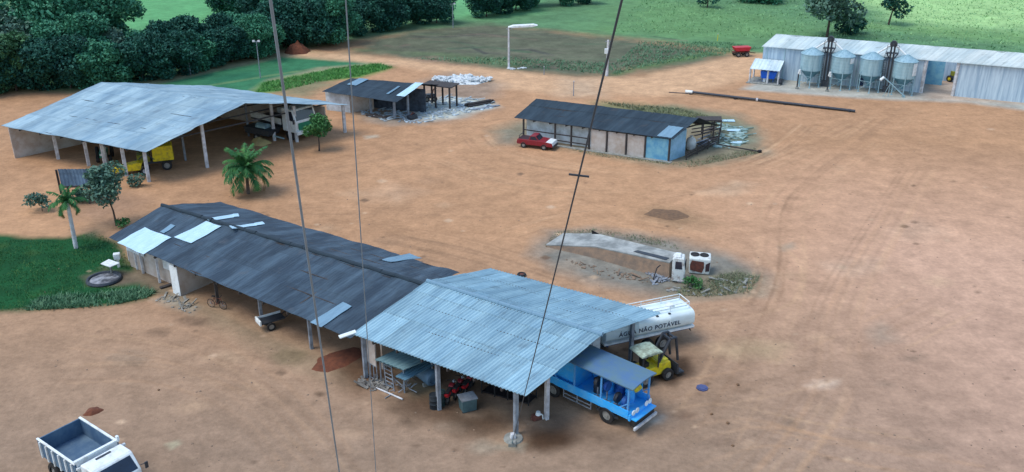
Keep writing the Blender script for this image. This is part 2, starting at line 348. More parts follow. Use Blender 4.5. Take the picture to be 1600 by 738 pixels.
# barn island
paint([(770, 205), (810, 190), (1050, 165), (1150, 180), (1190, 205), (1190, 240), (1100, 258), (1030, 262), (930, 240), (820, 222)], (128, 132, 122), 1.5, 1, .9, None, .25)
paint([(930, 160), (1060, 168), (1150, 190), (1120, 200), (1000, 190), (940, 178)], (104, 122, 92), 1.5, 1, .8, None, .3)
paint([(1070, 252), (1180, 228), (1192, 240), (1130, 260), (1060, 262)], (132, 134, 122), 1, .8, .7, None, .3)
paint([(1112, 232), (1120, 190), (1180, 198), (1178, 222)], (104, 126, 118), 1, .8, .7, None, .3)
paint([(770, 225), (790, 205), (815, 210), (810, 228)], (120, 130, 128), 1.2, .8, .7)
# ramp island
paint([(835, 395), (860, 362), (930, 358), (1050, 372), (1150, 400), (1192, 430), (1180, 455), (1110, 462), (1040, 462), (950, 445), (870, 420)], (126, 132, 134), 1.3, .9, .95, None, .3, tscale=1.2)
paint([(1050, 462), (1080, 440), (1150, 425), (1188, 435), (1170, 458), (1110, 464)], (128, 126, 104), 1, .8, .8, None, .3)
paint([(995, 335), (1020, 322), (1075, 330), (1115, 350), (1060, 356)], (134, 108, 80), 1.2, 1, .7, None, .3)
paint([(1095, 300), (1150, 282), (1180, 288), (1140, 302)], (192, 170, 148), 1, 1, .5, None, .3)
# grain shed apron
paint([(1160, 140), (1200, 120), (1420, 130), (1700, 140), (1700, 185), (1500, 160), (1430, 158), (1340, 154)], (172, 186, 194), .8, .5, .85, PAD, .15)
paint([(1440, 155), (1700, 170), (1700, 100), (1440, 100)], (176, 164, 158), 1, .6, .8)
# yard lawn and the strip along the workshop
paint([(-250, 360), (100, 372), (150, 360), (185, 382), (215, 420), (262, 455), (225, 468), (170, 478), (111, 482), (-250, 500)], (24, 82, 50), .5, .5, 1, YARD_LAWN, .25)
for k in range(16):
    x, y = random.uniform(-100, 200), random.uniform(380, 470); rr = random.uniform(5, 18); paint([(x - rr, y), (x, y - rr * .4), (x + rr, y), (x, y + rr * .4)], random.choice([(70, 104, 60), (96, 104, 70), (44, 100, 56), (110, 104, 80)]), .5, .6, random.uniform(.4, .8), None, .3)
paint([(130, 432), (165, 422), (205, 425), (230, 418), (262, 440), (290, 470), (262, 468), (215, 442), (180, 447), (140, 445)], (112, 104, 98), .5, .4, .9, None, .25)
paint([(215, 425), (300, 455), (420, 520), (560, 590), (560, 600), (400, 540), (270, 478)], (140, 126, 106), .8, .8, .7, None, .25)
paint([(240, 468), (270, 462), (310, 480), (300, 492)], (150, 156, 154), .5, .4, .7, None, .4, tscale=.5)
paint([(110, 365), (150, 340), (190, 350), (180, 372), (150, 372)], (118, 104, 92), 1, .8, .6)
paint([(110, 320), (200, 300), (240, 316), (180, 345), (110, 345)], (146, 116, 100), 1.5, 1, .6)
# wet and oily patches on the working floor
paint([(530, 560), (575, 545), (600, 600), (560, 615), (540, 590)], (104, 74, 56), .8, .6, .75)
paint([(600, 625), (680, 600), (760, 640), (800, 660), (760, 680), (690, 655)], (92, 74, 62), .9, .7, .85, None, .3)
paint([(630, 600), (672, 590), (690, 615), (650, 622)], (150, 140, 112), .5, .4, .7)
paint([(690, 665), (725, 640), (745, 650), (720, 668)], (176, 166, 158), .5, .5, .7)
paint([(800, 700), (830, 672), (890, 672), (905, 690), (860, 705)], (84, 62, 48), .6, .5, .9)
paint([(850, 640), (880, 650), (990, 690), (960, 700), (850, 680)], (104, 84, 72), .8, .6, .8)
paint([(1000, 668), (1015, 655), (1035, 650), (1030, 660)], (192, 196, 200), .4, .3, .8)
paint([(1040, 570), (1065, 562), (1075, 585), (1045, 600), (1020, 590)], (96, 72, 58), .5, .5, .7)
paint([(1050, 520), (1120, 560), (1110, 590), (1060, 590)], (128, 102, 84), 1.2, .8, .5)
paint([(1130, 545), (1170, 530), (1230, 540), (1210, 560), (1150, 560)], (176, 158, 122), 1., .8, .6)
paint([(1262, 603), (1275, 595), (1320, 590), (1310, 604), (1280, 609)], (200, 184, 176), .4, .6, .7, None, .5, tscale=.5)
paint([(1360, 518), (1380, 510), (1395, 530), (1370, 538)], (156, 156, 152), 1, .8, .6, None, .4, tscale=.6)
paint([(1300, 415), (1370, 408), (1380, 422), (1330, 428)], (188, 160, 144), 1, 1, .6, None, .4, tscale=.6)
paint([(1400, 360), (1440, 345), (1460, 360), (1420, 372)], (180, 150, 132), 1, 1, .5, None, .4, tscale=.6)
paint([(580, 306), (620, 290), (660, 300), (620, 316)], (192, 158, 132), 1.5, 1, .5, None, .3)
paint([(570, 213), (590, 211), (592, 215), (572, 217)], (196, 200, 196), .4, .3, .8)
paint([(258, 694), (278, 688), (283, 694), (268, 703)], (176, 176, 160), .15, .12, .8)
paint([(1220, 386), (1238, 380), (1240, 386), (1224, 391)], (150, 154, 150), .4, .3, .6)
for k in range(60):
    x, y = random.uniform(300, 1600), random.uniform(260, 730)
    rr = random.uniform(5, 26); paint([(x - rr, y), (x, y - rr * .35), (x + rr, y), (x, y + rr * .35)], random.choice([(190, 158, 130), (140, 112, 94), (150, 124, 104), (178, 150, 124)]), .5, .7, random.uniform(.2, .5), None, .3)
for px, py, rr, c in ((300, 500, 26, (120, 96, 80)), (250, 520, 14, (116, 92, 76)), (452, 556, 20, (126, 112, 88)), (640, 660, 14, (96, 78, 66)), (1070, 650, 16, (128, 100, 84)), (1130, 690, 30, (136, 112, 98)), (1160, 610, 12, (120, 96, 80)), (1230, 660, 24, (140, 118, 104)), (1380, 600, 30, (150, 126, 112)), (1440, 700, 34, (140, 118, 106)), (1420, 560, 26, (148, 124, 110)), (200, 560, 30, (150, 126, 108)), (340, 690, 26, (140, 116, 100)), (880, 690, 22, (80, 60, 48)), (760, 700, 18, (150, 140, 128)), (960, 700, 14, (110, 88, 74))):
    paint([(px - rr, py), (px - rr * .3, py - rr * .3), (px + rr, py - rr * .1), (px + rr * .6, py + rr * .35), (px - rr * .4, py + rr * .3)], c, .35, .7, .8, None, .4, tscale=.5)
for k in range(150):
    px, py = random.uniform(120, 1580), random.uniform(200, 735); rr = random.uniform(1.5, 6)
    paint([(px - rr, py), (px, py - rr * .4), (px + rr, py), (px, py + rr * .4)], random.choice([(96, 76, 64), (110, 88, 74), (204, 176, 150), (196, 168, 146)]), .12, .25, random.uniform(.5, .95), None, .3)
# wheel tracks
def track(P, n=1, col=None, a=.3):
    for k in range(n):
        o = Vector((random.uniform(-1.5, 1.5), random.uniform(-1.5, 1.5))); Q = [tuple(at(*p).xy + o) for p in P]
        S = []
        for i in range(len(Q) - 1):
            p0, p1, p2, p3 = (Vector(Q[max(0, min(len(Q) - 1, i + j))]) for j in (-1, 0, 1, 2))
            for u in (0, .2, .4, .6, .8): S.append(tuple(.5 * ((2 * p1) + (p2 - p0) * u + (2 * p0 - 5 * p1 + 4 * p2 - p3) * u * u + (3 * p1 - p0 - 3 * p2 + p3) * u ** 3)))
        S.append(Q[-1])
        for sgn in (-.85, .85):
            T = []
            for i, q in enumerate(S):
                a_, b_ = Vector(S[max(0, i - 1)]), Vector(S[min(len(S) - 1, i + 1)]); dn = (b_ - a_).normalized(); T.append((q[0] - dn.y * sgn, q[1] + dn.x * sgn))
            stroke(T, col or random.choice([(204, 166, 130), (140, 108, 86), (196, 152, 116), (150, 116, 92)]), random.uniform(.13, .24), random.uniform(.45, .95) * a, px=False)
track([(560, 230), (680, 196), (800, 186), (900, 150), (1060, 120), (1140, 95)], 4)
track([(740, 215), (770, 240), (860, 262), (960, 272), (1080, 272), (1190, 250), (1260, 200)], 6, None, .4)
track([(700, 250), (800, 282), (940, 295), (1100, 288), (1240, 240), (1350, 190)], 5)
track([(1420, 170), (1330, 240), (1240, 320), (1230, 430), (1180, 560), (1100, 700)], 5)
track([(1480, 200), (1400, 330), (1320, 470), (1300, 600), (1200, 738)], 4)
track([(330, 300), (480, 270), (620, 240), (740, 200)], 4)
track([(480, 330), (640, 330), (800, 335), (960, 320), (1120, 290)], 4)
track([(600, 370), (700, 390), (800, 420), (860, 440)], 5, (128, 100, 80), .4)
track([(820, 360), (900, 340), (1050, 345), (1200, 395), (1210, 470), (1100, 500)], 4)
track([(150, 520), (300, 540), (420, 600), (520, 690), (560, 738)], 4)
track([(120, 600), (260, 600), (400, 650), (480, 738)], 3)
track([(480, 84), (620, 96), (780, 118), (920, 132), (1080, 128)], 3)
track([(1080, 620), (1200, 600), (1320, 560), (1480, 480)], 3)
track([(1030, 690), (1150, 660), (1300, 690), (1480, 720)], 3)

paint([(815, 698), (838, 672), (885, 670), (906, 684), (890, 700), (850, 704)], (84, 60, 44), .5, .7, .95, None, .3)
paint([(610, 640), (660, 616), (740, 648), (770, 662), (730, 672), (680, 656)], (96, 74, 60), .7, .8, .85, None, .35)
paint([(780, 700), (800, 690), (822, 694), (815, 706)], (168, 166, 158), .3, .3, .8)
paint([(1046, 568), (1072, 560), (1080, 580), (1052, 598), (1030, 592)], (84, 62, 48), .4, .6, .85, None, .3)
paint([(540, 575), (580, 560), (600, 580), (565, 595)], (104, 76, 58), .5, .6, .8, None, .3)

# ground material
mg = bpy.data.materials.new('earth_and_grass'); mg.use_nodes = True; n, l = mg.node_tree.nodes, mg.node_tree.links; b = n['Principled BSDF']
b.inputs['Roughness'].default_value = .96; b.inputs['Specular IOR Level'].default_value = .15
ca = n.new('ShaderNodeVertexColor'); ca.layer_name = 'Col'
tc = n.new('ShaderNodeTexCoord'); nz = n.new('ShaderNodeTexNoise'); nz.inputs['Scale'].default_value = 3.; nz.inputs['Detail'].default_value = 7; nz.inputs['Roughness'].default_value = .7; l.new(tc.outputs['Object'], nz.inputs[0])
rp = n.new('ShaderNodeMapRange'); rp.inputs[1].default_value = .3; rp.inputs[2].default_value = .7; rp.inputs[3].default_value = .86; rp.inputs[4].default_value = 1.14; l.new(nz.outputs[0], rp.inputs[0])
nb_ = n.new('ShaderNodeTexNoise'); nb_.inputs['Scale'].default_value = .55; nb_.inputs['Detail'].default_value = 9; nb_.inputs['Roughness'].default_value = .75; l.new(tc.outputs['Object'], nb_.inputs[0])
rb = n.new('ShaderNodeMapRange'); rb.inputs[1].default_value = .38; rb.inputs[2].default_value = .66; rb.inputs[3].default_value = .84; rb.inputs[4].default_value = 1.16; l.new(nb_.outputs[0], rb.inputs[0])
vo = n.new('ShaderNodeTexVoronoi'); vo.inputs['Scale'].default_value = 1.6; l.new(tc.outputs['Object'], vo.inputs[0])
rv = n.new('ShaderNodeMapRange'); rv.inputs[1].default_value = .03; rv.inputs[2].default_value = .09; rv.inputs[3].default_value = .72; rv.inputs[4].default_value = 1.; l.new(vo.outputs['Distance'], rv.inputs[0])
ma = n.new('ShaderNodeMath'); ma.operation = 'MULTIPLY'; l.new(rp.outputs[0], ma.inputs[0]); l.new(rb.outputs[0], ma.inputs[1])
mb2 = n.new('ShaderNodeMath'); mb2.operation = 'MULTIPLY'; l.new(ma.outputs[0], mb2.inputs[0]); l.new(rv.outputs[0], mb2.inputs[1]); rp = mb2
sm = n.new('ShaderNodeVectorMath'); sm.operation = 'SCALE'; l.new(ca.outputs[0], sm.inputs[0]); l.new(rp.outputs[0], sm.inputs[3]); l.new(sm.outputs[0], b.inputs['Base Color'])
bp = n.new('ShaderNodeBump'); bp.inputs['Strength'].default_value = .5; bp.inputs['Distance'].default_value = .08; l.new(nz.outputs[0], bp.inputs['Height']); l.new(bp.outputs[0], b.inputs['Normal'])
nx, ny = sh[1], sh[0]
ii, jj = np.meshgrid(np.arange(nx - 1), np.arange(ny - 1)); base = (jj * nx + ii).ravel()
quads = np.stack([base, base + 1, base + nx + 1, base + nx], 1); qreg = REG[base]
def region(idx, name):
    q = quads[qreg == idx]
    if not len(q): return
    used, inv = np.unique(q.ravel(), return_inverse=True); me = bpy.data.meshes.new(name)
    me.vertices.add(len(used)); co = np.stack([X[used], Y[used], np.zeros(len(used))], 1).astype(np.float32); me.vertices.foreach_set('co', co.ravel())
    me.loops.add(q.size); me.loops.foreach_set('vertex_index', inv.astype(np.int32).ravel())
    me.polygons.add(len(q)); me.polygons.foreach_set('loop_start', np.arange(0, q.size, 4, dtype=np.int32)); me.polygons.foreach_set('loop_total', np.full(len(q), 4, np.int32))
    me.update(calc_edges=True)
    at_ = me.attributes.new('Col', 'FLOAT_COLOR', 'POINT'); at_.data.foreach_set('color', np.concatenate([Cc[used], np.ones((len(used), 1))], 1).astype(np.float32).ravel())
    me.materials.append(mg); o = bpy.data.objects.new(name, me); COL.objects.link(o); o['kind'] = 'structure'
for i, nm in enumerate(['ground', 'pasture', 'ploughed_field', 'lawn', 'dirt_road', 'grass_verge', 'yard_lawn', 'concrete_apron']): region(i, nm)

# ------------------------------------------------------------------ leaves
def leaf_mesh(name, m, centers, size, up=.3, aspect=1.6, parent=None, world=False):
    k = len(centers); c = np.asarray(centers, float)
    nrm = rng.normal(size=(k, 3)); nrm[:, 2] = np.abs(nrm[:, 2]) + up; nrm /= np.linalg.norm(nrm, axis=1)[:, None]
    t_ = np.cross(nrm, rng.normal(size=(k, 3))); t_ /= np.linalg.norm(t_, axis=1)[:, None]; b_ = np.cross(nrm, t_)
    s_ = size * rng.uniform(.6, 1.4, k)[:, None]
    bend = nrm * s_ * .25
    V = np.stack([c - t_ * s_ * aspect / 2 - bend * .5, c - b_ * s_ / 2 + bend * .4, c + t_ * s_ * aspect / 2 - bend * .5, c + b_ * s_ / 2 + bend * .4], 1).reshape(-1, 3)
    if world and parent is not None: V = V - np.array(parent.location)
    me = bpy.data.meshes.new(name); me.vertices.add(4 * k); me.vertices.foreach_set('co', V.astype(np.float32).ravel())
    me.loops.add(4 * k); me.loops.foreach_set('vertex_index', np.arange(4 * k, dtype=np.int32))
    me.polygons.add(k); me.polygons.foreach_set('loop_start', np.arange(0, 4 * k, 4, dtype=np.int32)); me.polygons.foreach_set('loop_total', np.full(k, 4, np.int32))
    me.update(calc_edges=True); me.materials.append(m)
    o = bpy.data.objects.new(name, me); COL.objects.link(o)
    if parent is not None: o.parent = parent
    return o
def crown_pts(blobs, dens):
    out = []
    for (x, y, z, r, rz) in blobs:
        k = int(dens * r * r); u = rng.normal(size=(k, 3)); u /= np.linalg.norm(u, axis=1)[:, None]
        rad = rng.uniform(.55, 1.08, k) ** .7
        # the surface breaks up into smaller clumps
        g = np.sin(u[:, 0] * 7 + x * 3) * np.sin(u[:, 1] * 6 + y * 5) * np.sin(u[:, 2] * 6 + z)
        rad *= 1 + .22 * g
        p = u * rad[:, None] * np.array([r, r, rz]) + np.array([x, y, z]); out.append(p[rng.random(k) < .8 + .5 * g])
    return np.concatenate(out)
def tree(name, label, cat, h, cr, base, m=M_leaf_dark, bark=M_bark, nb=9, dens=130, leaf=.38, loc=(0, 0, 0), lean=(0, 0), group=None, tr=.16, seed=0):
    rnd = random.Random(seed)
    root = thing(name, label, cat, loc, 0, group); tk = MB()
    top = Vector((lean[0], lean[1], h * .72)); pts = [Vector((0, 0, 0)), Vector((lean[0] * .15 + .05, lean[1] * .2, h * .25)), Vector((lean[0] * .5, lean[1] * .5, h * .5)), top]
    for i in range(3): tk.cyl(pts[i], pts[i + 1], tr * (1 - i * .25), tr * (1 - (i + 1) * .25), 8)
    blobs = []
    for i in range(nb):
        a = i * 2.4 + rnd.random(); rr = cr * rnd.uniform(.2, .72) if i else 0; zz = rnd.uniform(base + (h - base) * .22, h - cr * .3) if i else h - cr * .45
        r = cr * rnd.uniform(.34, .56); c = Vector((lean[0] + rr * math.cos(a), lean[1] + rr * math.sin(a), zz)); blobs.append((*c, r, r * rnd.uniform(.65, .9)))
        s0 = pts[1].lerp(top, rnd.uniform(.1, .9)); tk.cyl(s0, s0.lerp(c, .85), tr * .4, tr * .12, 5)
    tk.build('trunk', bark, root, smooth=True)
    leaf_mesh('crown', m, crown_pts(blobs, dens), leaf, parent=root)
    return root
def blades(name, label, cat, pts, hgt_, wid, m, lean=.5):
    k = len(pts); c = np.asarray(pts, float); a = rng.uniform(0, 6.28, k); s_ = np.stack([np.cos(a), np.sin(a), np.zeros(k)], 1) * wid * rng.uniform(.6, 1.4, k)[:, None]
    tip = rng.normal(size=(k, 3)) * lean; tip[:, 2] = 1; tip = c + tip * (hgt_ * rng.uniform(.4, 1.3, k))[:, None]
    V = np.stack([c - s_, c + s_, tip], 1).reshape(-1, 3); me = bpy.data.meshes.new(name); me.vertices.add(3 * k); me.vertices.foreach_set('co', V.astype(np.float32).ravel())
    me.loops.add(3 * k); me.loops.foreach_set('vertex_index', np.arange(3 * k, dtype=np.int32)); me.polygons.add(k)
    me.polygons.foreach_set('loop_start', np.arange(0, 3 * k, 3, dtype=np.int32)); me.polygons.foreach_set('loop_total', np.full(k, 3, np.int32)); me.update(calc_edges=True); me.materials.append(m)
    o = bpy.data.objects.new(name, me); COL.objects.link(o); return tag(o, label, cat, kind='stuff')
def scatter(P, k, px=True):
    P = [tuple(at(*p).xy) for p in P] if px else P
    xs, ys = zip(*P); out = []
    while len(out) < k:
        x, y = random.uniform(min(xs), max(xs)), random.uniform(min(ys), max(ys)); c = False
        for i in range(len(P)):
            (ax, ay), (bx, by) = P[i], P[(i + 1) % len(P)]
            if (ay > y) != (by > y) and x < (bx - ax) * (y - ay) / (by - ay) + ax: c = not c
        if c and mnoise.noise(Vector((x * .6, y * .6, 3))) > random.uniform(-.7, .25): out.append((x, y, 0.))
    return out

# ================================================================== BUILDINGS
def V2(p, z): return Vector((p[0], p[1], z))
def post(parent, p, z1, r=.11, m=M_post_grey, z0=0., square=True, name='post'):
    mb = MB(); p = Vector((p[0], p[1], 0))
    if square: mb.box((p.x, p.y, (z0 + z1) / 2), (2 * r, 2 * r, z1 - z0), .6)
    else: mb.cyl((p.x, p.y, z0), (p.x, p.y, z1), r, r * .9, 10)
    return mb.build(name, m, parent, world=True)
def rafters(name, parent, pairs, m=M_darkwood, w_=.1, h=.18):
    mb = MB()
    for p, q in pairs: mb.beam(p, q, w_, h)
    return mb.build(name, m, parent, world=True)
def gable_roof(parent, A_, B_, C_, D_, Rl, Rr, m, **kw):
    """A-B front eave, D-C rear eave, Rl-Rr ridge"""
    a = corr('roof', A_, B_, Rr, Rl, m, parent, **kw); b_ = corr('roof', C_, D_, Rl, Rr, m, parent, **kw); return a, b_
def frame_under(parent, A_, B_, C_, D_, Rl, Rr, nt_, m=M_darkwood, drop=.16):
    dz = Vector((0, 0, drop)); mb = MB()
    for i in range(nt_):
        u = .13 + .74 * i / (nt_ - 1); a, b_, r = A_.lerp(B_, u) - dz, D_.lerp(C_, u) - dz, Rl.lerp(Rr, u) - dz
        mb.beam(a, r, .1, .16); mb.beam(b_, r, .1, .16); mb.beam(a.lerp(r, .05) - Vector((0, 0, .05)), b_.lerp(r, .05) - Vector((0, 0, .05)), .08, .14)
    for v in (.03, .35, .65, .97):
        a0_, a1_, b0_, b1_ = A_.lerp(Rl, v) - dz * .5, B_.lerp(Rr, v) - dz * .5, D_.lerp(Rl, v) - dz * .5, C_.lerp(Rr, v) - dz * .5; mb.beam(a0_.lerp(a1_, .1), a0_.lerp(a1_, .9), .07, .07); mb.beam(b0_.lerp(b1_, .1), b0_.lerp(b1_, .9), .07, .07)
    return mb.build('roof_frame', m, parent, world=True)
def oncut(P, Q, v): return P + (Q - P) * v

# ---- front shed with the light blue corrugated roof
zE = 3.2
fA, fB, fC, fD = at(550, 522, zE), at(822, 620, zE), at(1035, 490, zE), at(768, 420, zE)
fRl = at(667, 439, zon(667, 439, fA, fD)); fRr = at(941, 523, zon(941, 523, fB, fC))
shed = thing('machine_shed', 'open shed with pale blue corrugated roof, blue truck parked at its end', 'shed', (0, 49, 0))
gable_roof(shed, fA, fB, fC, fD, fRl, fRr, M_zinc, pitch=.23, amp=.035, nv=14, sag=.03)
mb = MB(); q = Vector((0, 0, .07)); n_ = 16
for i in range(n_): mb.cyl(fRl.lerp(fRr, i / n_) + q * (.8 + .3 * random.random()) - Vector((0, 0, .05)), fRl.lerp(fRr, (i + 1.03) / n_) + q * (.8 + .3 * random.random()) - Vector((0, 0, .05)), .13, .14, 8)
mb.build('ridge_cap', M_sheet_grey, shed, world=True)
frame_under(shed, fA, fB, fC, fD, fRl, fRr, 6)
for px, py, z1 in ((806, 679, 3.05), (686, 640, 3.1), (572, 590, 3.1), (985, 563, 3.1)): post(shed, at(px, py), z1, .11)
post(shed, at(854, 655), 3.35, .11, M_post_white)
for p, z1 in ((V2((4.85, 46.4), 0), 4.0), (fD.lerp(fC, .35), 3.1), (fD.lerp(fC, .68), 3.1)):
    post(shed, p + Vector((-.2, -.3, 0)), z1, .1)
mb = MB(); mb.wall(fD.lerp(fC, .02) + Vector((-.1, -.5, 0)), fD.lerp(fC, .72) + Vector((-.1, -.5, 0)), 0, 3.05, .15); mb.build('rear_wall', M_blue_dk, shed, world=True)  # blue wall, run on along the eave to darken the shed interior
mb = MB(); mb.wall(fA.lerp(fD, .12) + Vector((.5, .1, 0)), fA.lerp(fD, .95) + Vector((.5, -.3, 0)), 0, 3.1, .15); mb.build('added_side_wall', M_wall_beige, shed, world=True)  # wall added on this side to darken the shed interior
# board panel and grille at the left front
pA, pB = at(570, 585), at(590, 598)
mb = MB(); mb.wall(pA, pB, 1.15, 3.0, .08); tag(mb.build('board_panel', M_wall_beige, shed, world=True), 'plain beige board panel')
mb = MB()
for i in range(5): mb.beam(V2(pA.lerp(pB, i / 4), .03), V2(pA.lerp(pB, i / 4), 1.15), .05)
mb.beam(V2(pA, .1), V2(pB, .1), .05); mb.beam(V2(pA, 1.1), V2(pB, 1.1), .05); mb.build('grille', M_post_grey, shed, world=True)
g0 = at(530, 527, 3.12); g1 = at(556, 518, 3.26); mb = MB(); mb.beam(g0, g1, .35, .06); tag(mb.build('gutter', M_white, shed, world=True), 'white gutter end poking out at the corner')

# ---- long dark workshop behind it
zD = 2.6
dA, dB = at(170, 371, zD), at(548, 529, zD)
dBr = at(718, 426, zD); dD = at(345, 316, zD)
dRl = at(253, 321, zon(253, 321, dA, dD)); 
dRr = fRl + (fA - fRl) * .0; dRr = dB.lerp(dBr, .5); dRr.z = lerp(dRl.z, 4.2, 1)
dRr = Vector((fRl.x - .15, fRl.y - .1, min(fRl.z - .25, 4.3)))
work = thing('workshop', 'long open workshop with stained dark fibre cement roof and patched pale sheets', 'workshop', (-20, 56, 0))
gable_roof(work, dA, dB, dBr, dD, dRl, dRr, M_slate, pitch=.25, amp=.006, nv=18, sag=.09)
mb = MB(); n_ = 22
for i in range(n_): mb.cyl(dRl.lerp(dRr, i / n_) + Vector((0, 0, .0 + .08 * random.random())), dRl.lerp(dRr, (i + 1.02) / n_) + Vector((0, 0, .0 + .08 * random.random())), .14, .15, 8)
mb.build('ridge_cap', M_slate2, work, world=True)
def on_front(u, v, off=.05):
    p = dA.lerp(dB, u).lerp(dRl.lerp(dRr, u), v); n_ = (dB - dA).cross(dRl - dA).normalized(); n_ = n_ if n_.z > 0 else -n_; return p + n_ * off
def on_back(u, v, off=.05):
    p = dD.lerp(dBr, u).lerp(dRl.lerp(dRr, u), v); n_ = (dBr - dD).cross(dRl - dD).normalized(); n_ = n_ if n_.z > 0 else -n_; return p + n_ * off
def inv_plane(px, py, f0):
    best = (9e9, 0, 0)
    for it in range(3):
        U0, U1, V0, V1 = (0, 1, -.15, 1.1) if it == 0 else (best[1] - w1, best[1] + w1, best[2] - w2, best[2] + w2)
        N = 40; w1, w2 = (U1 - U0) / N * 1.5, (V1 - V0) / N * 1.5
        for i in range(N + 1):
            for j in range(N + 1):
                u, v = U0 + (U1 - U0) * i / N, V0 + (V1 - V0) * j / N; p = f0(u, v); q = at(px, py, p.z); e = (p - q).length
                if e < best[0]: best = (e, u, v)
    return best[1:]
def patch(pts, m, label, f0=on_front, off=.05, pitch=.25):
    uv = [inv_plane(*p, f0) for p in pts]; P = [f0(u, v, off) for u, v in uv]
    return tag(corr('roof_sheet', P[0], P[1], P[2], P[3], m, work, pitch=pitch, amp=.008, nv=6, sag=.09), label)
patch([(183, 379), (224, 397), (268, 372), (227, 356)], M_sheet_white, 'wide pale replacement sheets overhanging the eave')
patch([(272, 371), (299, 380), (346, 354), (322, 345)], M_sheet_white, 'brightest pale replacement sheet below the ridge')
patch([(250, 362), (256, 365), (274, 353), (267, 350)], M_sheet_grey, 'narrow grey replacement strip')
patch([(485, 505), (502, 512), (550, 479), (536, 472)], M_sheet_grey, 'grey replacement strip near the lower eave')
patch([(322, 341), (326, 344), (374, 339), (372, 335)], M_sheet_white, 'thin pale strip on the far slope', on_back)
patch([(358, 354), (363, 358), (414, 351), (410, 347)], M_sheet_white, 'second thin pale strip on the far slope', on_back)
patch([(597, 404), (612, 409), (660, 403), (640, 396)], M_sheet_grey, 'grey replacement strip on the far slope', on_back)
frame_under(work, dA, dB, dBr, dD, dRl, dRr, 9)
dIn = lambda px, py: at(px, py)
for px, py in ((341, 474), (409, 500), (487, 545)): post(work, at(px, py), 2.55, .1, M_darkwood if px == 341 else M_post_grey)
for px, py in ((203, 408), (215, 421), (224, 427), (250, 442)): post(work, at(px, py), 2.5, .075, M_post_white)
# walls of the closed end, set back under the eave
wA, wB = dA + (dRl - dA) * .18, dA.lerp(dB, .27) + (dRl - dA) * .2
w0 = Vector((dA.x + 1.5, dA.y + 1.1, 0)); 
e_ = (dB - dA).normalized(); nrm_ = Vector((-e_.y, e_.x, 0))
def wp(s, inn): p = dA + e_ * s + nrm_ * inn; return Vector((p.x, p.y, 0))
mb = MB(); mb.wall(wp(.7, 1.), wp(8.2, 1.), 0, 2.7, .14); mb.build('front_wall', M_wall_beige, work, world=True)
mb = MB(); mb.wall(wp(.9, .78), wp(3.1, .78), 1.5, 2.45, .06); tag(mb.build('front_wall', M_wall_white, work, world=True), 'white painted upper wall under the pale sheets')
mb = MB(); mb.wall(wp(5.6, .75), wp(7.4, .75), 1.3, 2.4, .06); tag(mb.build('front_wall', M_wall_white, work, world=True), 'white painted wall near the doors')
mb = MB(); mb.wall(wp(7.35, .15), wp(8.25, .15), 0, 2.35, .05); tag(mb.build('door', M_white, work, world=True), 'white painted door standing open')
mb = MB(); mb.wall(wp(8.2, .2), wp(8.2, 4.5), 0, 2.6, .12); mb.build('partition_wall', M_wall_beige, work, world=True)
mb = MB(); mb.wall(wp(.7, 1.), wp(.7, 8.5), 0, 2.6, .14); mb.build('gable_wall', M_wall_beige, work, world=True)
L_ = (dB - dA).length
mb = MB(); mb.wall(wp(8.3, 5.2), wp(L_ - .3, 4.3), 0, 3.2, .14); mb.build('rear_wall', M_wall_beige, work, world=True)

# ---- large left shed
zS = 3.4
sF, sB = at(228, 238, zS), at(548, 164, zS)
sR = at(383, 161, zon(383, 161, sF, sB)); RL = at(168, 130, sR.z); off_ = RL - sR
off_ = off_ * 1.05
sFL, sBL = sF + off_, sB + off_
lsh = thing('machinery_barn', 'wide open barn with pale blue metal roof sheltering farm machinery', 'barn', (-35, 92, 0))
gable_roof(lsh, sFL, sF, sB, sBL, sR + off_, sR, M_zinc_far, pitch=.5, amp=.006, nv=14, sag=.08, per=4)
frame_under(lsh, sFL, sF, sB, sBL, sR + off_, sR, 6, M_steel)
def roof_z(p):                      # roof height over a plan point
    axis = Vector((-(off_.y), off_.x, 0)).normalized(); t = (Vector((p.x, p.y, 0)) - Vector((sR.x, sR.y, 0))).dot(axis); T = abs((Vector((sF.x, sF.y, 0)) - Vector((sR.x, sR.y, 0))).dot(axis))
    return sR.z - (sR.z - zS) * min(1, abs(t) / T)
for px, py in ((139, 259), (166, 266), (198, 275), (233, 284), (324, 262), (539, 207), (464, 222), (429, 220)):
    p = at(px, py); post(lsh, p, roof_z(p) - .15, .15, M_post_white)
for px, py in ((290, 251), (389, 213)): p = at(px, py); post(lsh, p, roof_z(p) - .2, .1)
for k in (.4, .75):
    for q0 in (sF, sB): p = q0 + off_ * k + Vector((1.0, 1.5 if q0 is sF else -1.5, 0)); post(lsh, p, zS - .1, .15, M_post_white)
p0, p1 = sFL.lerp(sR + off_, 0.1), sBL
mb = MB(); mb.wall(sF + off_ * .95, sB + off_ * .95, 0, 3.3, .15); mb.build('end_wall', M_wall_beige, lsh, world=True)
mb = MB(); mb.wall(sB + off_ * .97 + Vector((-.8, -.8, 0)), sB + off_ * .12 + Vector((-.8, -.8, 0)), 0, 3.1, .15); mb.build('rear_wall', M_wall_beige, lsh, world=True)

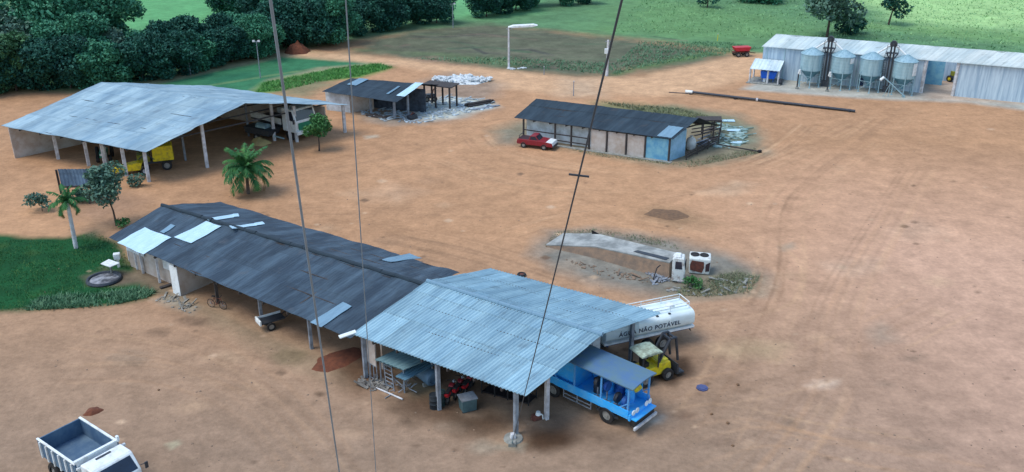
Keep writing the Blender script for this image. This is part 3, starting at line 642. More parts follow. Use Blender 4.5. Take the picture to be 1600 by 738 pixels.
# ---- small workshop with dark roof
zM = 2.5
mA, mB = at(503, 143, zM), at(620, 160, zM); mRl, mRr = None, None
mD_, mC_ = None, None
ax = Vector((mB.x - mA.x, mB.y - mA.y, 0)); 
mC0 = at(660, 131, 3.7); mD0 = at(548, 122, 3.7)
mRl, mRr = mD0, mC0
mD_ = Vector((2 * mRl.x - mA.x, 2 * mRl.y - mA.y, zM)); mC_ = Vector((2 * mRr.x - mB.x, 2 * mRr.y - mB.y, zM))
smith = thing('field_workshop', 'small open workshop with dark roof beside a heap of scrap', 'workshop', (mA.lerp(mC0, .5).x, mA.lerp(mC0, .5).y, 0))
gable_roof(smith, mA, mB, mC_, mD_, mRl, mRr, M_slate2, pitch=.4, amp=.005, nv=8, sag=.06, per=4)
def mfront(u, v, off=.08):
    p = mA.lerp(mB, u).lerp(mRl.lerp(mRr, u), v); n_ = (mB - mA).cross(mRl - mA).normalized(); n_ = n_ if n_.z > 0 else -n_; return p + n_ * off
for u0, u1, v0, v1, mm, lb in ((.9, 1.01, .28, 1.02, M_sheet_white, 'bright pale sheet at the gable'), (.13, .26, .55, 1.0, M_sheet_grey, 'grey pale sheet near the far end'), (.76, .79, .3, .75, M_sheet_grey, 'thin grey strip')):
    tag(corr('roof_sheet', mfront(u0, v0), mfront(u1, v0), mfront(u1, v1), mfront(u0, v1), mm, smith, pitch=.4, amp=.015, nv=3, sag=.02), lb)
for px, py in ((580, 178), (617, 186), (638, 180)): post(smith, at(px, py), 2.5, .12, M_post_grey)
m0, m1 = at(511, 172), at(548, 176)
mb = MB(); mb.wall(m0, m1, 0, 2.4, .15); tag(mb.build('front_wall', M_wall_white, smith, world=True), 'white painted wall')
mb = MB(); mb.wall(m1, m1 + (mRl - mA) * .8, 0, 2.6, .15); mb.build('partition_wall', M_wall_beige, smith, world=True)
mb = MB(); mb.wall(m0, m0 + (mRl - mA) * 1.2, 0, 2.6, .15); mb.build('end_wall', M_wall_beige, smith, world=True)
rw0 = mRl + (mRl - mA) * .25; rw1 = mRr + (mRr - mB) * .1
mb = MB(); mb.wall(rw0, rw1, 0, 2.9, .15); mb.build('rear_wall', mat('dark_grey_wall', lin(70, 80, 92), .9, 0, lin(40, 46, 56), 1.5, .8), smith, world=True)  # rear wall in a darker grey than the other walls
# lean-to on dark posts
l0, l1 = at(658, 132, 2.9), at(705, 137, 2.9); bk = Vector((.9, 2.2, 0))
mb = MB(); mb.slab([l0, l1, l1 + bk, l0 + bk], .12); tag(mb.build('lean_to_roof', M_darkwood, smith, world=True), 'flat dark lean-to roof')
for u in (.08, .45, .92):
    post(smith, l0.lerp(l1, u) + Vector((.05, .2, 0)), 2.8, .09, M_darkwood)
    post(smith, l0.lerp(l1, u) + bk * .9, 2.8, .09, M_darkwood)

# ---- central barn with beige bays and a pale blue corner room
zB = 2.5
bA, bB = at(803, 184, zB), at(1052, 218, zB); bRz = 4.1
bRl, bRr = at(838, 154, bRz), at(1092, 184, bRz)
bD, bC = Vector((2 * bRl.x - bA.x, 2 * bRl.y - bA.y, zB)), Vector((2 * bRr.x - bB.x, 2 * bRr.y - bB.y, zB))
barn = thing('storage_barn', 'long low barn with dark roof, beige bays and a pale blue corner room', 'barn', (bA.lerp(bC, .5).x, bA.lerp(bC, .5).y, 0))
gable_roof(barn, bA, bB, bC, bD, bRl, bRr, M_slate2, pitch=.4, amp=.005, nv=10, sag=.06, per=4)
frame_under(barn, bA, bB, bC, bD, bRl, bRr, 8)
def bfront(u, v, off=.08):
    p = bA.lerp(bB, u).lerp(bRl.lerp(bRr, u), v); n_ = (bB - bA).cross(bRl - bA).normalized(); n_ = n_ if n_.z > 0 else -n_; return p + n_ * off
tag(corr('roof_sheet', bfront(.9, .03), bfront(.985, .03), bfront(.985, .5), bfront(.9, .5), M_sheet_grey, barn, pitch=.4, amp=.015, nv=3, sag=.02), 'grey replacement sheet at the corner')
be = (bB - bA).normalized(); bn = Vector((-be.y, be.x, 0)); BL = (bB - bA).length
bp_ = lambda u, inn=.25: V2(bA + be * (u * BL) + bn * inn, 0)
us = [.06, .27, .375, .49, .6, .72, .835]
for i, (u0, u1) in enumerate(zip([.06, .27, .375], [.27, .375, .49])):
    mb = MB(); mb.wall(bp_(u0, 1.1), bp_(u1, 1.1), 0, 2.45, .12); mb.build('bay_wall', M_wall_white, barn, world=True)
for u0, u1 in ((.495, .6), (.6, .72), (.72, .835)):
    mb = MB(); mb.wall(bp_(u0 + .005, .3), bp_(u1 - .005, .3), .05, 2.3, .12); mb.build('bay_wall', M_wall_beige, barn, world=True)
mb = MB(); mb.wall(bp_(.84, .28), bp_(.975, .28), 0, 2.35, .14); tag(mb.build('corner_wall', M_wall_bluedark, barn, world=True), 'worn blue painted front wall')
eA, eB = bp_(.978, .3), bp_(.978, 4.)
mb = MB(); mb.wall(eA, at(1069, 243) + Vector((0, 0, 0)), 0, 2.4, .14, 2.9); tag(mb.build('corner_wall', M_wall_blue, barn, world=True), 'pale blue end wall')
for u in us + [.978]: post(barn, bp_(u, .2), 2.4, .08, M_darkwood)
for z in (.55, 1.25):
    mb = MB(); mb.beam(V2(bp_(.06, .15), z), V2(bp_(.49, .15), z), .06, .12); mb.build('rail', M_darkwood, barn, world=True)
mb = MB(); mb.slab([V2(bp_(.04, -.3), .06), V2(bp_(1.0, -.35), .06), V2(bp_(1.0, .3), .06), V2(bp_(.04, .3), .06)], .1); mb.build('plinth', M_conc, barn, world=True)
mb = MB(); mb.wall(bp_(.06, 1.1), bp_(.06, 6.5), 0, 2.6, .14); mb.build('end_wall', M_wall_beige, barn, world=True)
mb = MB(); mb.wall(bp_(.06, 6.6), bp_(.97, 6.6), 0, 2.7, .14); mb.build('rear_wall', M_wall_beige, barn, world=True)
mb = MB(); mb.wall(at(1069, 243), at(1069, 243) + Vector((-2.2, 5, 0)), 0, 2.5, .1); mb.build('partition_wall', M_wall_beige, barn, world=True)

# ---- grain store with silos
zG = 4.4
gA, gB0 = at(1190, 73, zG), at(1489, 98, zG); gdir = (gB0 - gA); gB = gA + gdir * 1.42
gRz = 6.2; gRl = at(1213, 53, gRz); gRr = gRl + gdir * 1.42
gD, gC = Vector((2 * gRl.x - gA.x, 2 * gRl.y - gA.y, zG)), Vector((2 * gRr.x - gB.x, 2 * gRr.y - gB.y, zG))
store = thing('grain_store', 'long galvanised grain store with pale roof behind the row of silos', 'warehouse', (gA.lerp(gC, .5).x, gA.lerp(gC, .5).y, 0))
gable_roof(store, gA, gB, gC, gD, gRl, gRr, M_grain_roof, pitch=.6, amp=.006, nv=8, sag=.06, per=4)
ge = gdir.normalized(); gn = Vector((-ge.y, ge.x, 0)); GL = gdir.length
gp = lambda s, inn=.4: V2(gA + ge * s + gn * inn, 0)
def px_s(px, py):                                   # distance along the wall line under the eave
    p = at(px, py); return (V2(p, 0) - V2(gA, 0)).dot(ge)
sd1, sd2, sw = px_s(1336, 141), px_s(1346, 142), px_s(1436, 149)
for s0, s1 in ((.3, sd1), (sd2, sw)):
    mb = MB(); mb.wall(gp(s0), gp(s1), 0, 4.3, .15); mb.build('front_wall', M_grainwall, store, world=True)
mb = MB(); mb.wall(gp(sd1), gp(sd2), 3.6, 4.3, .15); mb.build('front_wall', M_grainwall, store, world=True)
mb = MB(); mb.wall(gp(sd1, 1.2), gp(sd2, 1.2), 0, 4.0, .1); tag(mb.build('doorway', mat('doorway_shade', lin(48, 66, 96), .9), store, world=True), 'dark blue panel put in for the shade inside the doorway')  # dark sheet stands for the shade inside the door opening
for s in (sw + .15, px_s(1488, 154)): post(store, gp(s, .3), 4.35, .16, M_post_white)
mb = MB(); mb.wall(gp(sw + .2, .4), gp(sw + .4, 6.), 0, 4.2, .15); mb.build('partition_wall', M_grainwall, store, world=True)
s9 = px_s(1491, 155); mb = MB(); mb.wall(gp(s9), gp(GL * 1.41), 0, 4.3, .15); mb.build('front_wall', M_grainwall, store, world=True)
mb = MB(); mb.wall(gp(.3, 9.), gp(GL * 1.41, 9.), 0, 4.4, .15); mb.build('rear_wall', M_grainwall, store, world=True)
mb = MB(); mb.wall(gp(sw + .4, 6.), gp(sw + 2.6, 6.), 0, 4.2, .12); tag(mb.build('inner_wall', M_wall_bluedark, store, world=True), 'blue-grey inner wall behind the open bay')
mb = MB(); mb.wall(gp(.3, .4), gp(.3, 9.), 0, 4.4, .15); mb.build('end_wall', M_grainwall, store, world=True)
for s in np.arange(.8, sw, 2.4): p = gp(float(s), .28); mb = MB(); mb.box((p.x, p.y, 2.15), (.12, .08, 4.2), math.atan2(ge.y, ge.x)); mb.build('wall_rib', M_galv, store, world=True)
# lean-to with the blue machine
la, lb_ = at(1175, 131), at(1213, 134); lc = la + (gp(.0) - la) * .8
lz0, lz1 = 1.95, 2.55
f0, f1 = at(1172, 107, lz0), at(1222, 112, lz0)
inw = gn * 3.4 
lt = thing('lean_to', 'small lean-to roof on white posts at the end of the grain store', 'lean-to', (la.x, la.y, 0))
f1 = f0 + ge * 4.0
corr('roof', f0 - gn * .2, f1 - gn * .2, f1 + inw + Vector((0, 0, .75)), f0 + inw + Vector((0, 0, .75)), M_grain_roof, lt, pitch=.5, amp=.02, nv=4, sag=.02, per=4)
for k in (.02, .62, .98):
    p = f0.lerp(f1, k) + gn * .1; post(lt, p, lz0, .09, M_post_white)
p = f0.lerp(f1, .02) + inw * .9; post(lt, p, lz0 + .6, .09, M_post_white)
mb = MB(); q = [f0 + Vector((-.3, 0, 0)) - gn * .5, f1 - gn * .5 + ge * .3, f1 + inw + ge * .3, f0 + inw]; mb.slab([V2(p, .1) for p in q], .1); mb.build('floor_slab', M_conc, lt, world=True)

# ---- little shelter at the far left
o = thing('small_shelter', 'low shelter with blue-grey roof on a dark post beside grey-green shrubs', 'shelter', tuple(at(120, 300)))
z0 = 1.9; c = at(128, 285, z0)
s0, s1, s2, s3 = at(96, 291, z0), at(152, 289, z0 - .05), at(146, 264, z0 + .5), at(90, 264, z0 + .5)
corr('roof', s0, s1, s2, s3, M_slate, o, pitch=.3, amp=.02, nv=3, sag=.02)
for p in (s0.lerp(s1, .1), s0.lerp(s1, .62), s2, s3): post(o, p + (s2 - s0) * (.06 if p.z < 2 else -.05), p.z - .05, .09, M_darkwood)
mb = MB(); mb.beam(s0 - Vector((0, 0, .1)), s1 - Vector((0, 0, .1)), .1, .14); mb.build('beam', M_darkwood, o, world=True)

# ================================================================== SILOS
def silo_mesh(name, loc, label, panel):
    r = thing(name, label, 'silo', loc, 0, 'row of hopper silos in front of the grain store')
    mb = MB(); prof = [(1.42, 2.25)]
    z = 2.25
    while z < 4.35: prof += [(1.42, z + .02), (1.45, z + .2), (1.42, z + .38)]; z += .42
    prof += [(1.42, 4.42), (1.5, 4.43)]
    mb.lathe(prof, n=28); mb.build('tank', M_galv, r, smooth=True)
    mb = MB(); mb.lathe([(1.52, 4.42), (1.5, 4.46), (.3, 5.12), (.28, 5.2), (.001, 5.24)], n=28); rf = mb.build('cone_roof', M_galv, r, smooth=False)
    mb = MB()
    for i in range(14): a = i / 14 * 6.283; mb.beam((1.5 * math.cos(a), 1.5 * math.sin(a), 4.48), (.3 * math.cos(a), .3 * math.sin(a), 5.14), .04, .05)
    mb.build('roof_rib', M_galv, rf)
    mb = MB(); mb.lathe([(1.41, 2.26), (.22, .95), (.2, .7), (.001, .7)], n=24); mb.build('hopper', mat('shaded_silo_hopper', lin(96, 142, 160), .5, .3, lin(70, 112, 130), 1.5, .6), r, smooth=True)  # hopper colour darkened to carry the shade beneath the tank
    for i in range(6):
        a = i / 6 * 6.283 + .3; x, y = 1.46 * math.cos(a), 1.46 * math.sin(a)
        mb = MB(); mb.box((x, y, 1.35), (.1, .1, 2.7), a); mb.box((x, y, .03), (.26, .26, .06), a); mb.build('leg', M_galv, r)
    mb = MB()
    for i in range(6):
        a, b_ = (i / 6 * 6.283 + .3), ((i + 1) / 6 * 6.283 + .3)
        mb.beam((1.46 * math.cos(a), 1.46 * math.sin(a), 1.5), (1.46 * math.cos(b_), 1.46 * math.sin(b_), 1.5), .05)
        if i % 2: mb.beam((1.46 * math.cos(a), 1.46 * math.sin(a), .3), (1.46 * math.cos(b_), 1.46 * math.sin(b_), 1.5), .04)
    mb.build('brace', M_galv, r)
    if panel:
        mb = MB(); a0 = -1.25
        for k in range(4): a = a0 + k * .14; mb.wall((1.475 * math.cos(a), 1.475 * math.sin(a)), (1.475 * math.cos(a + .14), 1.475 * math.sin(a + .14)), 2.7 if panel == 2 else 3.6, 4.3, .03)
        mb.build('sign_plate', M_white, r)
    return r
for (px, py, lb, pn) in ((1263, 134, 'galvanised hopper silo nearest the lean-to, first of the row', 0), (1311, 138, 'hopper silo with a small white plate, right of the first elevator', 1), (1355, 142, 'hopper silo between the doorway and the second elevator', 0), (1407, 147, 'hopper silo with a tall white plate, last before the open bay', 2)):
    p = at(px, py) ; silo_mesh('hopper_silo', p, lb, pn)
def elevator(px, py, lb):
    p = at(px, py); r = thing('bucket_elevator', lb, 'grain elevator', p, math.atan2(ge.y, ge.x), 'bucket elevators between the silos')
    mb = MB(); mb.box((-.2, 0, 3.1), (.22, .3, 6.2)); mb.box((.2, 0, 3.1), (.22, .3, 6.2)); mb.build('leg_casing', M_steel, r)
    mb = MB(); mb.extr([(-.45, 6.1), (.45, 6.1), (.45, 6.5), (.2, 6.8), (-.2, 6.8), (-.45, 6.5)], -.22, .22); mb.box((.0, -.35, 6.4), (.3, .4, .3)); mb.build('head', M_steel, r)
    mb = MB(); mb.box((0, 0, 5.2), (1.5, 1.0, .06))
    for sx in (-.72, .72):
        for sy in (-.48, .48): mb.beam((sx, sy, 5.2), (sx, sy, 6.1), .05)
    for sy in (-.48, .48): mb.beam((-.72, sy, 6.1), (.72, sy, 6.1), .05); mb.beam((-.72, sy, 5.2), (-.2, 0, 4.3), .06); mb.beam((.72, sy, 5.2), (.2, 0, 4.3), .06)
    mb.build('platform', M_steel, r)
    for s in (-1, 1):
        mb = MB(); mb.cyl((s * .35, -.1, 6.2), (s * 1.75, -.25, 5.1), .12, n=10); mb.build('spout', M_white, r)
    mb = MB(); mb.box((0, 0, .4), (.9, .5, .8)); mb.build('boot', M_steel, r)
    mb = MB(); mb.beam((-.5, .3, 0), (-.5, .3, 5.2), .05); mb.beam((-.85, .3, 0), (-.85, .3, 5.2), .05)
    for k in range(17): mb.beam((-.5, .3, .3 * k + .2), (-.85, .3, .3 * k + .2), .03)
    mb.build('ladder', M_steel, r)
    return r
elevator(1288, 135, 'dark bucket elevator with two white spouts between the silos near the lean-to')
elevator(1384, 144, 'dark bucket elevator with white spouts between the silos near the open bay')
def auger(px, py, lb, ln=1.9, dx=1.):
    r = thing('screw_auger', lb, 'auger', at(px, py), math.atan2(ge.y, ge.x), 'upright augers with white motors by the silos')
    mb = MB(); mb.cyl((0, 0, .1), (0, -.1, ln + .3), .09, n=10); mb.build('tube', M_steel, r)
    mb = MB(); mb.cyl((0, -.12, ln + .2), (.12, -.14, ln + .75), .14, n=12); mb.box((.15, -.1, ln + .3), (.25, .2, .4)); mb.build('motor', M_white, r)
    mb = MB(); mb.box((0, 0, .12), (.4, .4, .24)); mb.build('base', M_conc, r)
auger(1245, 139, 'thin auger with white motor left of the first silo')
auger(1292, 143, 'thin auger with white motor left of the silo with the small plate')
r = thing('screw_auger', 'slanting auger with white motor leaning between the last two silos', 'auger', at(1386, 152), 0, 'upright augers with white motors by the silos')
mb = MB(); mb.cyl((2.1, -.2, .2), (-.9, .1, 2.7), .08, n=10); mb.build('tube', M_galv, r)
mb = MB(); mb.cyl((-.8, .1, 2.6), (-1.25, 0, 2.25), .17, n=12); mb.build('motor', M_white, r)
mb = MB(); mb.beam((.1, 0, 0), (.1, 0, 1.75), .06); mb.beam((-.5, .2, 0), (.1, 0, 1.75), .05); mb.beam((2.1, -.2, 0), (2.1, -.2, .3), .2); mb.build('stand', M_galv, r)

# long pipe lying on the yard
pa, pb = at(1075, 147), at(1336, 176); dr = (pb - pa).normalized()
r = thing('long_pipe', 'long dark steel pipe lying across the earth before the silos', 'pipe', tuple(pa))
zz = Vector((0, 0, .3))
mb = MB(); mb.cyl(pa + zz, pb + zz * .6, .17, n=14); mb.build('tube', M_steel, r, world=True, smooth=True)
mb = MB(); mb.cyl(pa + zz - dr * .35, pa + zz + dr * .6, .21, n=14); mb.build('end_collar', M_white, r, world=True, smooth=True)
mb = MB(); q = pa.lerp(pb, .43); mb.cyl(q + zz * .83 - dr * .12, q + zz * .83 + dr * .12, .22, n=14); mb.build('joint_flange', M_post_white, r, world=True)
for u in (.02, .3, .6, .97): mb = MB(); q = pa.lerp(pb, u); mb.box((q.x, q.y, .06), (.5, .3, .13), .5); mb.build('support_block', M_darkwood, r, world=True)
p0 = at(1045, 145); mb = MB(); mb.cyl(p0 + Vector((0, 0, .06)), pa + Vector((0, -.1, .1)), .05, n=8); tag(mb.build('thin_pipe', M_steel, None), 'thin rusty rod lying before the long pipe', 'rod')

# ================================================================== VEHICLES
def wheel(root, x, y, r, wdt=.28, rim=M_rim, name='wheel', tm=M_black):
    s = 1 if y > 0 else -1
    mb = MB(); t_ = wdt / 2; prof = [(r * .58, -t_), (r * .93, -t_), (r, -t_ * .7), (r, t_ * .7), (r * .93, t_), (r * .58, t_)]
    n = 20; vs_ = [(x + a * math.cos(2 * math.pi * i / n), y + b_, r + a * math.sin(2 * math.pi * i / n)) for a, b_ in prof for i in range(n)]
    k = len(prof); mb.add(vs_, [(j * n + i, j * n + (i + 1) % n, (j + 1) * n + (i + 1) % n, (j + 1) * n + i) for j in range(k - 1) for i in range(n)])
    w_ = mb.build(name, tm, root, smooth=True)
    mb = MB(); mb.cyl((x, y - t_ * .6, r), (x, y + t_ * .6, r), r * .6, n=18); mb.cyl((x, y + s * t_ * .5, r), (x, y + s * t_ * .95, r), r * .25, n=10); mb.build('rim', rim, w_)
    return w_
def truck_cab(root, x0, x1, wid, z0, z1, m, name='cab', slope=.25):
    """forward-control cab between x0 and x1"""
    mb = MB(); zm = lerp(z0, z1, .48)
    mb.extr([(x0, z0), (x1, z0), (x1 + .03, zm), (x1 - slope, z1 - .06), (x1 - slope - .12, z1), (x0 + .06, z1), (x0, z1 - .08)], -wid / 2, wid / 2)
    cb = mb.build(name, m, root, bevel=.05)
    mb = MB(); a = wid / 2 - .14
    p = lambda t_, y, e=.012: (lerp(x1 + .03, x1 - slope, t_) + e, y, lerp(zm, z1 - .06, t_) + e * .3)
    mb.add([p(.1, -a), p(.1, a), p(.92, a * .94), p(.92, -a * .94), p(.1, -a, -.05), p(.1, a, -.05), p(.92, a * .94, -.05), p(.92, -a * .94, -.05)], [(0, 1, 2, 3), (4, 7, 6, 5), (0, 4, 5, 1), (1, 5, 6, 2), (2, 6, 7, 3), (3, 7, 4, 0)])
    mb.build('windscreen', M_glass, root)
    for s in (-1, 1):
        mb = MB(); y = s * (wid / 2 + .006); L = x1 - x0
        mb.extr([(x0 + L * .35, zm + .06), (x1 - .12, zm + .06), (x1 - slope - .1, z1 - .16), (x0 + L * .35, z1 - .16)], min(y, y - s * .03), max(y, y - s * .03)); mb.build('side_window', M_glass, root)
        mb = MB(); mb.beam((x1 - .02, s * wid / 2, zm + .2), (x1 + .12, s * (wid / 2 + .22), zm + .25), .03); mb.box((x1 + .12, s * (wid / 2 + .24), zm + .12), (.06, .16, .36)); mb.build('mirror', M_steel, root)
        mb = MB(); mb.cyl((x1 - .02, s * wid * .36, lerp(z0, zm, .3)), (x1 + .05, s * wid * .36, lerp(z0, zm, .3)), .11, n=14); mb.build('headlight', M_white, root)
    return cb
# -- blue service truck
p = at(948, 660); hd = R(138); rt = Vector((math.sin(hd), -math.cos(hd), 0))
blue = thing('service_truck', 'blue service truck with canopy and hose reels under the shed edge', 'truck', tuple(p + rt * .95), hd)
mb = MB(); mb.box((2.2, .4, .72), (7.2, .14, .22)); mb.box((2.2, -.4, .72), (7.2, .14, .22))
for x in (-1.2, .8, 2.5, 4.4): mb.box((x, 0, .72), (.12, .9, .16))
mb.build('chassis', M_steel, blue)
for x in (0, 3.9):
    for s in (-1, 1): wheel(blue, x, s * .92, .5, .3)
mb = MB(); mb.box((1.45, 0, 1.0), (5.9, 2.12, .16)); mb.build('deck', M_blue, blue, bevel=.02)
for s in (-1, 1):
    mb = MB(); mb.box((1.45, s * 1.05, 1.26), (5.85, .06, .42)); mb.build('side_board', M_blue, blue)
    mb = MB()
    for k in range(9): a0_, a1_ = math.pi * k / 9, math.pi * (k + 1) / 9; mb.beam((.62 * math.cos(a0_), s * .95, .52 + .62 * math.sin(a0_) * .75), (.62 * math.cos(a1_), s * .95, .52 + .62 * math.sin(a1_) * .75), .3, .04)
    mb.build('mudguard', M_steel, blue)
    mb = MB(); mb.beam((1.1, s * 1.02, .42), (3.1, s * 1.02, .42), .05); mb.beam((1.1, s * 1.02, .66), (3.1, s * 1.02, .66), .05)
    for x in (1.1, 2.1, 3.1): mb.beam((x, s * 1.02, .4), (x, s * 1.02, .95), .05)
    mb.build('side_guard', M_post_grey, blue)
    for x in (-1.4, .45, 2.35, 4.3): mb = MB(); mb.beam((x, s * 1.0, 1.05), (x, s * 1.0, 3.0), .09); mb.build('canopy_post', mat('sky_blue_paint', lin(90, 160, 220), .5), blue)
    for q0_, q1_ in (((-1.4, s * 1.0, 1.9), (-.5, s * 1.0, 1.15)), ((4.3, s * 1., 2.0), (3.3, s * 1., 1.15))): mb = MB(); mb.beam(q0_, q1_, .06); mb.build('post_brace', mat('sky_blue_paint', lin(90, 160, 220), .5), blue)
mb = MB(); ul = MB()
pr = [(-1.15, 3.02), (-.6, 3.1), (0, 3.13), (.6, 3.1), (1.15, 3.02)]
vs_ = [(x, y, z) for x in (-1.75, 4.6) for y, z in pr] + [(x, y, z - .07) for x in (-1.75, 4.6) for y, z in pr]
mb.add(vs_, [(i, i + 1, i + 6, i + 5) for i in range(4)] + [(10 + i, 15 + i, 16 + i, 11 + i) for i in range(4)] + [(i, 10 + i, 11 + i, i + 1) for i in range(4)] + [(5 + i, 6 + i, 16 + i, 15 + i) for i in range(4)] + [(0, 5, 15, 10), (4, 14, 19, 9)])
mb.build('canopy_roof', M_canopy, blue)
mb = MB(); mb.box((3.35, -.1, 1.9), (1.7, 1.7, 1.65)); mb.build('oil_tank', M_blue, blue, bevel=.06)
mb = MB(); mb.box((.7, -.98, 1.95), (3.4, .04, 1.7)); mb.build('back_panel', M_blue, blue)
for i, (x, y) in enumerate(((1.0, .55), (.35, .55), (-.35, .5), (-.9, .5))):
    mb = MB(); mb.cyl((x - .1, y, 2.1 if i < 2 else 1.6), (x + .1, y, 2.1 if i < 2 else 1.6), .3, n=18); mb.ring((x, y, 2.1 if i < 2 else 1.6), (1, 0, 0), .27, .07); hr = mb.build('hose_reel', M_blue_dk if i % 2 else M_steel, blue)
    mb = MB(); mb.beam((x, y, 1.1), (x, y, 2.1 if i < 2 else 1.6), .07); mb.beam((x - .25, y, 1.1), (x + .25, y, 1.1), .07); mb.build('stand', M_post_grey, hr)
for x, y, mm in ((.8, -.35, M_blue), (.1, -.4, M_blue_dk), (-.6, -.35, M_blue), (1.3, .1, M_steel)):
    mb = MB(); mb.cyl((x, y, 1.08), (x, y, 1.92), .28, n=18); mb.ring((x, y, 1.36), (0, 0, 1), .285, .02); mb.ring((x, y, 1.65), (0, 0, 1), .285, .02); mb.build('drum', mm, blue, smooth=True)
mb = MB(); mb.cyl((-1.0, -.6, 1.85), (-.6, -.5, 2.3), .26, n=16); tag(mb.build('drum', M_yellow, blue, smooth=True), 'yellow drum at the rear corner')
mb = MB(); mb.box((-1.55, 0, 1.05), (.12, 2.14, .4)); mb.build('tailboard', M_blue, blue, bevel=.02)
mb = MB(); mb.box((-1.78, 0, 1.0), (.4, 2.0, .06)); mb.build('rear_step', M_blue, blue)
mb = MB(); mb.box((-1.72, 0, .72), (.3, 1.9, .42)); mb.build('rear_frame', M_black, blue)
mb = MB(); mb.beam((-1.95, -1.1, .5), (-1.95, 1.1, .5), .12, .16); mb.beam((-1.9, -.6, .5), (-1.5, -.6, .75), .08); mb.beam((-1.9, .6, .5), (-1.5, .6, .75), .08); mb.build('rear_bumper', M_post_white, blue)
for s in (-1, 1):
    mb = MB()
    for k in (0, 1): mb.cyl((-1.62, s * (.45 + k * .34), 1.32), (-1.67, s * (.45 + k * .34), 1.32), .12, n=16); mb.ring((-1.66, s * (.45 + k * .34), 1.32), (1, 0, 0), .14, .03)
    mb.build('work_light', M_white, blue)
truck_cab(blue, 4.75, 6.35, 2.1, .75, 2.6, M_white)
mb = MB(); mb.box((6.42, 0, .62), (.16, 2.1, .3)); mb.build('front_bumper', M_white, blue)

# -- white tanker truck
p0, p1 = at(965, 535, 1.35), at(1085, 509, 1.35); hd = math.atan2(p0.y - p1.y, p0.x - p1.x)
fw = Vector((math.cos(hd), math.sin(hd), 0)); lf = Vector((-fw.y, fw.x, 0))
tk = thing('water_tanker', 'white water tanker truck with top railing and dark lettering on its flank', 'tanker truck', tuple(V2(p1 + fw * 1.9 - lf * 1.1, 0)), hd)
# the left flank faces the camera; x runs forward, the tank end is at x = -1.9
def tank_ring(x, k=1.): return [(x, 1.12 * k * math.copysign(abs(math.cos(a)) ** .4, math.cos(a)), 1.92 + .56 * k * math.copysign(abs(math.sin(a)) ** .6, math.sin(a))) for a in np.linspace(0, 2 * math.pi, 33)[:-1]]
mb = MB(); xs = [(-1.9, .93), (-1.86, 1), (-.1, 1), (-.08, 1.012), (-.02, 1.012), (0, 1), (2.2, 1), (2.22, 1.012), (2.28, 1.012), (2.3, 1), (4.6, 1), (4.64, .93)]
vs_ = [q for x, k in xs for q in tank_ring(x, k)]; n = 32
mb.add(vs_, [(j * n + i, j * n + (i + 1) % n, (j + 1) * n + (i + 1) % n, (j + 1) * n + i) for j in range(len(xs) - 1) for i in range(n)] + [tuple(range(n))[::-1], tuple(range((len(xs) - 1) * n, len(xs) * n))])
mb.build('tank', M_tank, tk, smooth=True)
mb = MB(); mb.box((1.37, 0, 1.28), (6.6, 2.1, .14)); mb.build('sill', M_white, tk)
mb = MB()
for s in (-1, 1): mb.box((2.6, s * .42, .95), (8.8, .14, .3))
mb.build('chassis', M_steel, tk)
for s in (-1, 1):
    for x in (.35, 1.5, 5.2): wheel(tk, x, s * .95, .5, .32)
    mb = MB(); mb.box((1.37, s * 1.02, 1.2), (6.5, .05, .06)); mb.build('side_band', mat('navy_band', lin(40, 50, 84), .6), tk)
    mb = MB(); mb.beam((-1.7, s * .6, 1.2), (-1.95, s * .62, .75), .14, .06); mb.build('rear_flap', M_black, tk)
mb = MB(); mb.box((1.4, 0, 2.5), (6.2, .7, .06)); mb.build('walkway', M_tank, tk)
mb = MB()
for s in (-1, 1):
    for x in (-1.7, -.3, 1.2, 2.7, 4.2): mb.cyl((x, s * .6, 2.4), (x, s * .6, 2.9), .025, n=8)
    mb.cyl((-1.7, s * .6, 2.9), (4.2, s * .6, 2.9), .028, n=8); mb.cyl((-1.7, s * .6, 2.7), (4.2, s * .6, 2.7), .02, n=8)
for x in (-1.7, 4.2): mb.cyl((x, -.6, 2.9), (x, .6, 2.9), .028, n=8)
mb.build('railing', M_white, tk)
for x in (-.6, 3.6): mb = MB(); mb.lathe([(.3, 2.46), (.3, 2.62), (.26, 2.68), (.001, 2.7)], (x, 0, 0), 18); mb.build('hatch', M_white, tk, smooth=True)
mb = MB()
for x in (-.1, .8, 2.3): mb.box((x, .82, 2.47), (.16, .14, .06))
mb.build('clamp', M_steel, tk)
truck_cab(tk, 5.0, 6.6, 2.3, .9, 2.75, M_white)
cu = bpy.data.curves.new('lettering', 'FONT'); cu.body = '\u00c1GUA N\u00c3O POT\u00c1VEL'; cu.size = .42; cu.extrude = .004; cu.space_character = 1.12; cu.align_x = 'LEFT'; cu.offset = .006
to = bpy.data.objects.new('tmp', cu); COL.objects.link(to); dg = bpy.context.evaluated_depsgraph_get(); tme = bpy.data.meshes.new_from_object(to.evaluated_get(dg)); bpy.data.objects.remove(to)
tme.name = 'lettering'; tme.materials.clear(); tme.materials.append(M_letters)
lo_ = bpy.data.objects.new('lettering', tme); COL.objects.link(lo_); lo_.parent = tk; lo_.location = (3.7, 1.128, 1.72); lo_.rotation_euler = (R(90), 0, R(180))
for v in tme.vertices:                              # lay the letters onto the curved flank
    z = 1.72 + v.co.y; s_ = max(-1, min(1, (z - 1.92) / .56)); sa = math.copysign(abs(s_) ** (1 / .6), s_); v.co.z += 1.12 * (math.cos(math.asin(sa)) ** .4) - 1.12 + .01

